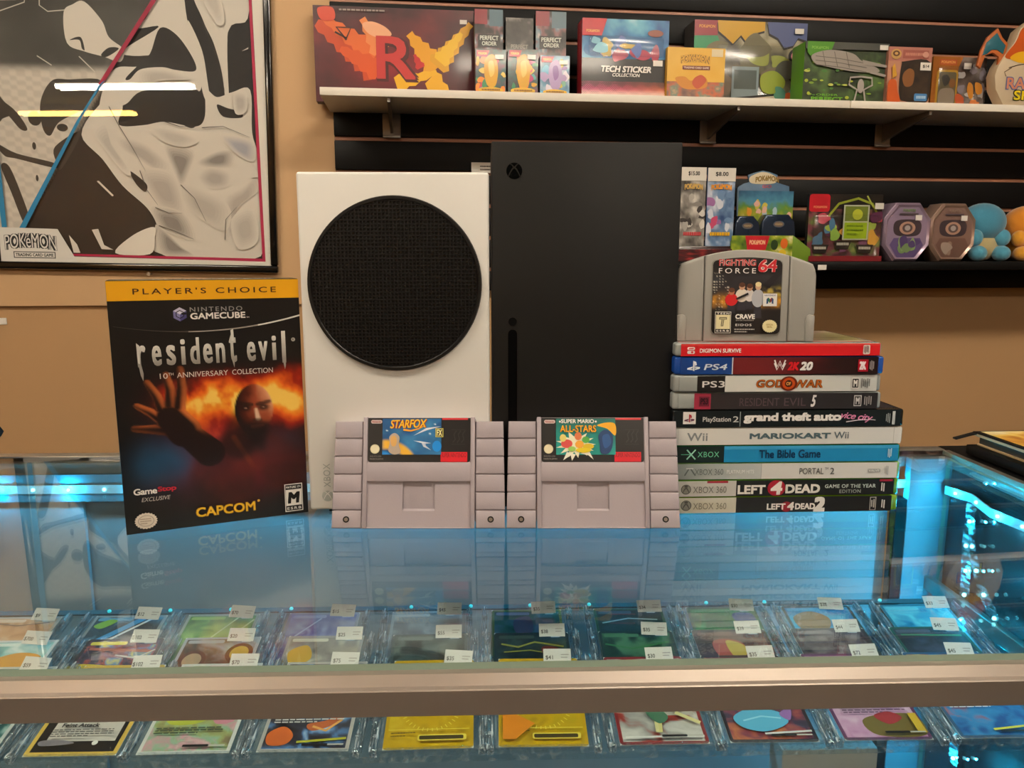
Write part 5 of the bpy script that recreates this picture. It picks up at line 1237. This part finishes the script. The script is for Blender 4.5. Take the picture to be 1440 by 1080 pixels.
def oct_tin(label, a, c, tp, rim, glow, low, seed):
    d = .16; s0 = wall_at((a+c)/2, 340, d)[0]; zb = LOWZ+.0005
    hw = (wall_at(c, 330, d)[0]-wall_at(a, 330, d)[0])/2; h = wall_at((a+c)/2, tp, d)[1]-zb; k = .42
    t = thing('octagonal_tin', label, 'tin', mw=WM(s0, d, zb))
    def octo(sc, dz=0): return [(x*sc, h/2+(z-h/2)*sc+dz) for x, z in ((-hw*.5, 0), (hw*.5, 0), (hw, h*.27), (hw, h*.73), (hw*.5, h), (-hw*.5, h), (-hw, h*.73), (-hw, h*.27))]
    MB().prism(octo(1), .0, .05, .002).build('case', mat('tin_case', rim, .3, .3, coat=.4), t)
    b = MB(); O = octo(.985); I = octo(.84)
    vs = [(x, -.001, z) for x, z in O] + [(x, -.007, z) for x, z in octo(.92)] + [(x, -.003, z) for x, z in I]
    b.add(vs, [[r*8+i, r*8+(i+1) % 8, r*8+8+(i+1) % 8, r*8+8+i] for r in (0, 1) for i in range(8)]); b.build('lid_rim', mat('tin_rim', rim, .3, .4, coat=.4), t)
    pr = Print(hw*2, h, 100, 100, .0002); I2 = [((x+hw)/(2*hw)*100, 100-z/h*100) for x, z in octo(.9)]
    pr.poly(I2, glow); pr.curve([(28, 30), (72, 30), (80, 44), (70, 56), (30, 56), (20, 44)], '3a3038'); pr.ell(50, 43, 17, 11, 'b08a78'); pr.ell(50, 43, 11, 7.5, '5a4a48'); pr.ell(50, 43, 6, 4.5, 'a8a0a0')
    pr.poly([(22, 60), (78, 60), (86, 72), (68, 94), (32, 94), (14, 72)], low[0]); blobs(pr, 100, seed, low[1:], 8, (6, 13), .66, .86, 30, 70)
    pr.rect(30, 18, 70, 21, '4a4048'); pr.text('POKéMON', 50, 13, 26, 5, low[1], .03); pr.rect(64, 21, 78, 30, 'e4ded8')
    pr.build('lid_print', t, M_prg, (0, -.0032, 0)); return t
oct_tin('octagonal lilac tin with a green figure panel on the black shelf', 1240.5, 1306, 285, 'a892a8', '8a7890', ('5a4a78', '6f8a5a', '7f9a66', '4a3a6a'), 3)
oct_tin('octagonal rose-brown tin on the black shelf, beside the blue plush', 1305.5, 1369, 286, 'a08474', '7a6058', ('6a4e46', '8a7468', '6a5048', '9a8a80'), 5)
# plain round plush toys
def plush(label, cx, cy_top, cy_bot, hw_px, head, body, limb, d=.15):
    s0, zt = wall_at(cx, cy_top, d); zb = LOWZ+.0005; r = (wall_at(cx+hw_px, 320, d)[0]-wall_at(cx-hw_px, 320, d)[0])/2; h = zt-zb
    t = thing('plush_toy', label, 'plush toy', mw=WM(s0, d, zb))
    mh = mat('plush_head', head, .95, bump=.4, bscale=400, sheen=.5); mb = mat('plush_body', body, .95, bump=.4, bscale=400, sheen=.5); ml = mat('plush_limb', limb, .95, bump=.4, bscale=400, sheen=.5)
    MB().ball((0, .04, h-r*.86), r, (1, .85, .86)).build('head', mh, t)
    MB().ball((0, .04, r*.66), r*.78, (1, .8, .84)).build('body', mb, t)
    for s in (-1, 1):
        MB().ball((s*r*.66, .012, r*1.02), r*.34, (1, .9, 1.1)).build('arm', ml, t)
        MB().ball((s*r*.56, .004, r*.34), r*.34, (1.05, 1.2, 1)).build('foot', ml, t)
    return t
plush('round blue plush toy with a cream belly, sitting on the black shelf', 1400, 284, 367, 29.5, '3f87a4', 'b9a878', '4f9ab4')
plush('orange plush toy at the right edge of the picture, beside the blue one', 1462, 288, 367, 28, 'd8861c', 'd8921e', 'e09a28')

# ================================================================== card stands on the showcase shelf
TILT = radians(12)
cols_x = [-.4545, -.372, -.2876, -.211, -.1295, -.043, .0375, .1225, .2004, .282, .3658]
rows_y = [.4855, .5285, .5715]
ordn = ['first', 'second', 'third', 'fourth', 'fifth', 'sixth', 'seventh', 'eighth', 'ninth', 'tenth', 'eleventh']
rown = ['front', 'middle', 'back']
def art(pr, seed, stops, sc=16, gain=1.9, off=-.45):
    pr.paint(46, 62, lambda X, Y: ramp(fbm(X/sc+1.5*vnoise(X/9, Y/9, seed+5), Y/sc, seed, 5)*gain+off, stops), 2.5, 2.5, 60.5, 85.5)
def full(seed, stops, border, *extra, sc=16):
    def f(pr):
        pr.rect(0, 0, 63, 88, border, 2.5); art(pr, seed, stops, sc)
        pr.rect(4, 3.5, 34, 7.5, stops[-1][1], 1.5); pr.rect(48, 4.5, 56, 6.5, 'e8e4dc', .8)
        for e in extra: e(pr)
        pr.rect(30, 82.4, 48, 84.4, '1c1a1a', .8); pr.rect(48, 82.8, 59, 84, 'c8c4b8')
    return f
def txt(y, col, head=None, n=3):
    def g(pr):
        if head: pr.text(head, 29, y-3.5, 22, 3.0, col, .03); pr.ell(8, y-3.5, 1.7, 1.7, '7a2a4a'); pr.ell(12.5, y-3.5, 1.7, 1.7, '3a3a3a')
        pr.lines(6, y, 57, n, 2.6, 1.1, col, int(y))
    return g
def curvy(P, col): return lambda pr: pr.curve(P, col)
def ln(P, w, col): return lambda pr: pr.line(P, w, col)
def c_panel(pr):
    pr.rect(0, 0, 63, 88, 'e0bc58', 2.5); pr.rect(3, 3, 60, 84.6, '1d1a1c'); pr.rect(8, 8, 55, 42, '4a4650')
    pr.rect(9.5, 44, 57, 75.4, 'd4ccc2'); pr.rect(12, 47, 22, 50.2, 'a83238', 1); pr.lines(25, 47.6, 41, 1, 2, 2, '3a3436', 2, 1)
    pr.lines(11, 52, 56, 3, 2.4, .9, '6a6460', 4); pr.text('Feint Attack', 28, 62.4, 26, 3.6, '2a2628', .04); pr.lines(11, 66.2, 56, 4, 2.3, .9, '6a6460', 9)
    pr.curve([(8, 78), (20, 77), (32, 80), (20, 82), (9, 82)], '8a8288'); pr.ell(46, 80, 2, 2, 'f0ece4')
def c_gold(hd, seed, tint):
    def f(pr):
        pr.rect(0, 0, 63, 88, 'c8a014', 2.5); art(pr, seed, [(0, '9a7a0c'), (.5, 'd0a810'), (1, tint)], 22, 1.4, -.2)
        for k in range(16): a = pi*(.12+.76*k/15); pr.line([(32+20*cos(a), 48+22*sin(a)), (32+23*cos(a), 48+25*sin(a))], .7, 'f0d850')
        for k in range(12): x = 5+k*4.8; pr.line([(x, 34+(k*7) % 9), (x+2.4, 42+(k*5) % 8), (x+1, 50)], .7, 'f0d850')
        hd and pr.lines(22, 45.6, 46, 1, 2, 2.6, '5a4408', seed, 1); 
        for x in (8, 12.5, 17): pr.ell(x, 47, 1.7, 1.7, '5a2808')
        pr.lines(6, 52, 58, 3, 2.6, .8, 'a88410', seed); pr.rect(3, 73, 60, 73.6, 'f0d850'); pr.rect(24, 78, 58, 83.4, 'f0d850', 1.5); pr.rect(25, 79, 56, 82.4, '4a3c10', 1); pr.lines(5, 76, 22, 2, 3, .9, '6a5410', 2)
    return f
P_ = [(0, '1a1416'), (.35, '5a3040'), (.6, 'a85a50'), (1, 'e8c8b0')]
front = [
 ('pale green and white', full(1, [(0, '3a5a4a'), (.5, '8ab09a'), (1, 'e0e8e0')], 'd8dcd8', txt(58, '2a3a34'))),
 ('dark teal', full(2, [(0, '0a2428'), (.5, '2a6a6a'), (1, 'a8c8c0')], 'c8ccc8', txt(58, 'd8e4e0'))),
 ('black with a yellow border and beige text box', c_panel),
 ('pastel green and pink', full(5, [(0, '8a7a5a'), (.3, 'a8b070'), (.5, '9ac0a0'), (.7, 'd8a0a8'), (1, 'e8e0d0')], 'dcdcd6', curvy([(10, 55), (26, 51), (40, 56), (30, 62), (14, 62)], 'c0c84a'), curvy([(42, 52), (56, 50), (58, 60), (46, 62)], 'd890a0'), txt(46, '3a3a34'), txt(66, '4a5a44'), sc=11)),
 ('black with blue smoke and orange fire', full(7, [(0, '1e1a1e'), (.45, '3a3a48'), (.7, '5a8ac0'), (1, 'b8d0e8')], 'b8b4ae', curvy([(36, 44), (52, 44), (56, 56), (46, 66), (34, 70), (30, 64), (44, 60), (46, 52)], 'c8683a'), ln([(34, 66), (44, 70), (54, 60)], 2, 'f0b060'), curvy([(4, 72), (14, 66), (22, 74), (18, 82), (6, 82)], 'd86a30'), txt(57, 'd8d4d0'), ln([(26, 81), (60, 78)], 2, 'b8b830'), sc=13)),
 ('engraved yellow gold', c_gold('x', 11, 'e8c83a')),
 ('gold fading to orange and green', lambda pr: (c_gold('', 17, 'b0a01c')(pr), pr.poly([(3, 55), (26, 70), (12, 84), (3, 84)], 'e88a1c'), pr.curve([(30, 38), (54, 36), (50, 52), (36, 54)], 'd8b83a'), pr.text('Psycho Glide', 33, 58, 24, 3.2, '6a5408', .02))),
 ('red and silver with a cream swirl', full(19, [(0, '6a1c20'), (.4, 'a8382c'), (.6, 'a8a49e'), (1, 'd8d4cc')], '8a2a2c', lambda pr: (pr.rect(26, 34, 58, 62, 'b8b2a8'), pr.lines(28, 37, 56, 7, 3.4, 1.4, '6a625e', 3)), ln([(42, 38), (54, 40), (56, 54), (46, 60), (36, 54), (38, 44)], 3, 'e8dc9a'), ln([(12, 42), (30, 52), (28, 80)], 3, 'e8dc9a'), ln([(34, 50), (30, 80)], 2.4, 'e0d48a'), ln([(44, 62), (60, 72)], 3, 'e8dc9a'), curvy([(22, 60), (30, 56), (38, 66), (30, 72)], '4a7a5a'), ln([(4, 84), (60, 84)], 1.6, 'e8e4dc'))),
 ('dark purple with a light blue disc', full(23, [(0, '17131f'), (.45, '3a2c4a'), (.65, '8a3a48'), (1, 'c87a4a')], '1f1a26', txt(40, 'c8c4d8', None, 4), curvy([(8, 66), (24, 58), (42, 62), (46, 72), (28, 80), (12, 76)], '5ab4d8'), ln([(14, 70), (28, 66), (42, 68)], 1.4, '9adcf0'), curvy([(42, 64), (52, 58), (48, 70)], '9a6ab0'), ln([(26, 82), (60, 80)], 1.6, 'e8e4e0'))),
 ('pink with a dark lower corner', full(29, [(0, '8a5a80'), (.5, 'c890b8'), (1, 'e8c8dc')], '6a3a60', lambda pr: (pr.curve([(20, 70), (40, 64), (60, 66), (60, 84), (26, 84)], '7a6a34'), pr.curve([(30, 66), (42, 62), (50, 68), (38, 74)], 'a8343a'), pr.lines(16, 41.6, 38, 1, 2, 2.4, '3a2438', 4, 1), pr.text('Dark Corridor', 30, 55, 28, 3.4, '3a2438', .04), pr.lines(8, 46, 56, 2, 2.6, 1, '6a4a66', 2), pr.lines(8, 59, 56, 3, 2.6, 1, '6a4a66', 6), pr.rect(54, 66, 60, 84, 'd8b030')), sc=20)),
 ('blue with yellow-green rays', full(31, [(0, '1a4a8a'), (.4, '3a8ac0'), (.65, 'b05a58'), (1, 'c8c890')], '3a5a7a', curvy([(4, 36), (24, 38), (34, 52), (20, 56), (8, 50)], 'a8b84a'), txt(52, 'd8e0e8', None, 4), ln([(26, 82), (60, 78)], 1.8, 'd8d030'))),
]
def quick(name, seed, stops, border='b8bcc0', *ex, sc=18): return (name, full(seed, stops, border, *ex, sc=sc))
ring = lambda x, y, c1, c2: (lambda pr: (pr.ell(x, y, 11, 12, c1), pr.ell(x, y, 7.5, 8.5, c2)))
middle = [
 quick('sea green', 40, [(0, '1a4a4a'), (1, '8ac0b0')]),
 quick('teal with an orange arc', 41, [(0, '3a8a90'), (.5, '6ac0c0'), (1, 'e0f0e8')], 'd8dcdc', curvy([(16, 28), (36, 16), (58, 20), (60, 40), (30, 42), (12, 40)], 'd89a3a')),
 quick('dark multicoloured with yellow spikes', 42, [(0, '16182a'), (.4, '3a3a5a'), (.6, 'a8483a'), (.8, '4a8ac0'), (1, 'e8d850')], '2a2a3a', ln([(6, 12), (58, 16)], 3, 'b86a5a'), ln([(30, 20), (48, 24), (60, 14)], 1.4, 'd8d4d0'), curvy([(4, 30), (40, 34), (60, 38), (4, 40)], 'd8c030'), sc=9),
 quick('brown with two tan discs', 43, [(0, '3a2418'), (.5, '6a4a30'), (1, 'a8a8a8')], 'a8acb0', ring(14, 28, '5a2c18', 'b89a78'), ring(50, 20, '5a2c18', 'c8a848')),
 quick('grey with yellow patches', 44, [(0, '5a5a58'), (.5, '8a8a84'), (1, 'c8c4b0')], '9a9a9a', curvy([(4, 20), (18, 12), (24, 28), (10, 36)], 'd8a83a')),
 quick('sooty grey-green', 45, [(0, '141818'), (.5, '2a3634'), (1, '6a7a74')], '4a5a5c'),
 quick('black with gold scrolls', 46, [(0, '0c1414'), (.6, '1c2c2c'), (1, '3a4a40')], '1a2a2a', ln([(6, 14), (20, 18), (34, 12), (58, 18)], 2, '8a8a3a'), ln([(8, 24), (30, 22), (54, 28)], 1.4, '8a8a3a'), curvy([(40, 18), (54, 20), (52, 30), (42, 30)], '6a2a24')),
 quick('dark green with vines', 47, [(0, '0c1c18'), (.6, '1c4034'), (1, '4a7a5a')], '20383a', ln([(4, 16), (26, 22), (58, 14)], 2, '3a7a4a')),
 quick('brown with a red and cream figure', 48, [(0, '24181a'), (.5, '4a343a'), (1, '8a6a60')], '3a3034', curvy([(14, 16), (28, 12), (40, 18), (38, 36), (18, 36)], 'a84a44'), curvy([(26, 14), (40, 20), (38, 32), (28, 34)], 'c8b04a')),
 quick('mottled grey-brown', 49, [(0, '241c20'), (.5, '5a4a50'), (1, '8a8080')], '4a4448', sc=7),
 quick('charcoal with a green edge', 50, [(0, '15141a'), (.6, '33323c'), (1, '5a5a6a')], '2a5a4a', ln([(6, 10), (58, 12)], 2, '3a8a5a')),
]
back = [
 quick('pale mint', 60, [(0, '5a8a7a'), (1, 'c8e0d4')]),
 quick('peach orange', 61, [(0, 'b07a4a'), (.5, 'd8a070'), (1, 'e8c8a8')], 'c8b8a8', ln([(6, 8), (30, 12), (56, 8)], 1.2, '8a6a5a')),
 quick('black with blue and white stripes', 62, [(0, '101820'), (.6, '2a4a5a'), (1, '5aa0c0')], '8a9aa0', ln([(10, 40), (44, 4)], 6, '3aa0d8'), ln([(18, 40), (52, 4)], 2.4, 'e8f0f0'), curvy([(4, 14), (14, 6), (22, 8), (12, 18)], '8ac030')),
 quick('leaf green with light stripes', 63, [(0, '24401c'), (.5, '4a8a34'), (1, '9ac060')], '9aa89a', ln([(24, 40), (46, 4)], 1.6, 'c8e0a0'), ln([(40, 40), (60, 8)], 1.6, 'c8e0a0')),
 quick('violet blue', 64, [(0, '2a3060'), (.5, '5a68a8'), (1, '98a8d0')], '8a98b0', ln([(8, 36), (30, 8)], 1.6, 'a8c0e0')),
 quick('pale grey', 65, [(0, '5a6a70'), (.5, '8a9aa0'), (1, 'b0c0c4')], 'a0b0b8'),
 quick('green with an olive border', 66, [(0, '0c2c2c'), (.5, '1c5a4a'), (1, '6a7a9a')], '6a7a2c', curvy([(20, 14), (34, 10), (36, 30), (22, 32)], '5a4a6a')),
 quick('deep green with a white streak', 67, [(0, '0c2420'), (.5, '1c3a40'), (1, '3a5a6a')], '2a5a44', ln([(6, 20), (30, 14), (56, 16)], 1.6, '9ab8c0')),
 quick('grass green with a blue corner', 68, [(0, '0c3a1c'), (.5, '2a6a34'), (1, '4a9a5a')], '2a5a3a', curvy([(40, 10), (58, 10), (58, 30), (44, 26)], '2a4a8a')),
 quick('tan disc on bright blue', 69, [(0, '0c4a7a'), (.5, '1c7ab0'), (1, '4ab0d8')], '2a4a4a', curvy([(6, 16), (24, 8), (38, 18), (30, 34), (10, 34)], '8a6a3a')),
 quick('aqua blue', 70, [(0, '0c4a6a'), (.5, '1c8ab8'), (1, '6ad0e0')], '2a7a90'),
]
tags = [['$40', '$59', '$102', '$70', '$75', '$35', '$41', '$30', '$35', '$72', '$45'], ['$15', '$700', '$102', '$20', '$25', '$55', '$38', '$35', '$39', '$44', '$45'], ['$18', '$9', '$12', '$70', '$15', '$45', '$35', '$34', '$30', '$28', '$33']]
def stand_mesh():
    """clear tray: base, front lip, ribbed sides with end blocks"""
    b = MB()
    b.box(-.0345, .0345, 0, .089, 0, .0016).box(-.0345, .0345, -.0035, -.0012, 0, .0062, .0004)
    return b
def rib_mesh(s, r):
    b = MB()
    for k, (x, w) in enumerate(((.0355, .0012), (.0376, .0010), (.0395, .0012))):
        h = .0048+.0014*(k % 2)
        P = [(0, 0), (.089, 0), (.089, h), (.06, h+.001), (.03, h), (0, h*.9)]
        vs = [(s*x, y, z) for y, z in P] + [(s*(x+w), y, z) for y, z in P]; n = len(P)
        b.add(vs, [list(range(n)), list(range(n, 2*n))[::-1]] + [[i, (i+1) % n, n+(i+1) % n, n+i] for i in range(n)])
    b.box(min(s*.0348, s*.0402), max(s*.0348, s*.0402), -.0045, .0, 0, .0066, .001)
    for k in range(4):
        y = .010+k*.022; b.box(min(s*.0352, s*.040), max(s*.0352, s*.040), y, y+.003, .0005, .0035+r.uniform(0, .003), .0004)
    return b
_st = None
def make_stand(label, mw):
    global _st
    if _st is None:
        t = thing('card_stand', label, 'card stand', mw=mw, group='clear card stands on the showcase shelf')
        stand_mesh().build('tray', M_acryl, t); r = random.Random(3)
        for s in (-1, 1): rib_mesh(s, r).build('side_rail', M_spark, t)
        _st = t; return t
    t = _st.copy(); C.objects.link(t); l, q, _ = mw.decompose(); t.location = l; t.rotation_euler = q.to_euler(); t['label'] = label
    for ch in list(_st.children):
        c = ch.copy(); C.objects.link(c); c.parent = t
    return t
rj = random.Random(12)
for ri, (row, y) in enumerate(zip((front, middle, back), rows_y)):
    for ci, ((desc, fn), x) in enumerate(zip(row, cols_x)):
        xx = x*(1+.045*ri) - .004*ri
        base = Matrix.Translation((xx, y, GZ-.1296)) @ Matrix.Rotation(rj.uniform(-.015, .015), 4, 'Z') @ Matrix.Rotation(TILT, 4, 'X')
        make_stand('clear stand holding the %s card, %s row' % (desc, rown[ri]), base)
        t = thing('trading_card', '%s card, %s row under glass' % (desc, rown[ri]), 'trading card', mw=base @ Matrix.Translation((0, .0005, .0022)), group='trading cards in the showcase')
        MB().box(-.0315, .0315, 0, .088, -.0005, 0, .0).build('card', M_paper, t)
        pr = Print(.063, .088, 63, 88, .00004); fn(pr)
        q = pr.build('card_print', t, M_prs); q.rotation_euler = (radians(-90), 0, 0); q.location = (0, 0, .0001)
        if ri or True:
            g = Print(.022, .0115, 190, 105, .00006); g.rect(0, 0, 190, 105, 'e8e6e0'); g.text(tags[ri][ci], 40, 66, 17*len(tags[ri][ci]), 34, '6a6864', .02); g.rect(120, 40, 175, 48, 'b8b4ae'); g.rect(120, 60, 165, 68, 'b8b4ae')
            q = g.build('price_tag', t, M_prm); q.rotation_euler = (radians(-62), 0, rj.uniform(-.12, .05)); q.location = (.017+rj.uniform(-.004, .003), .081, .0015)
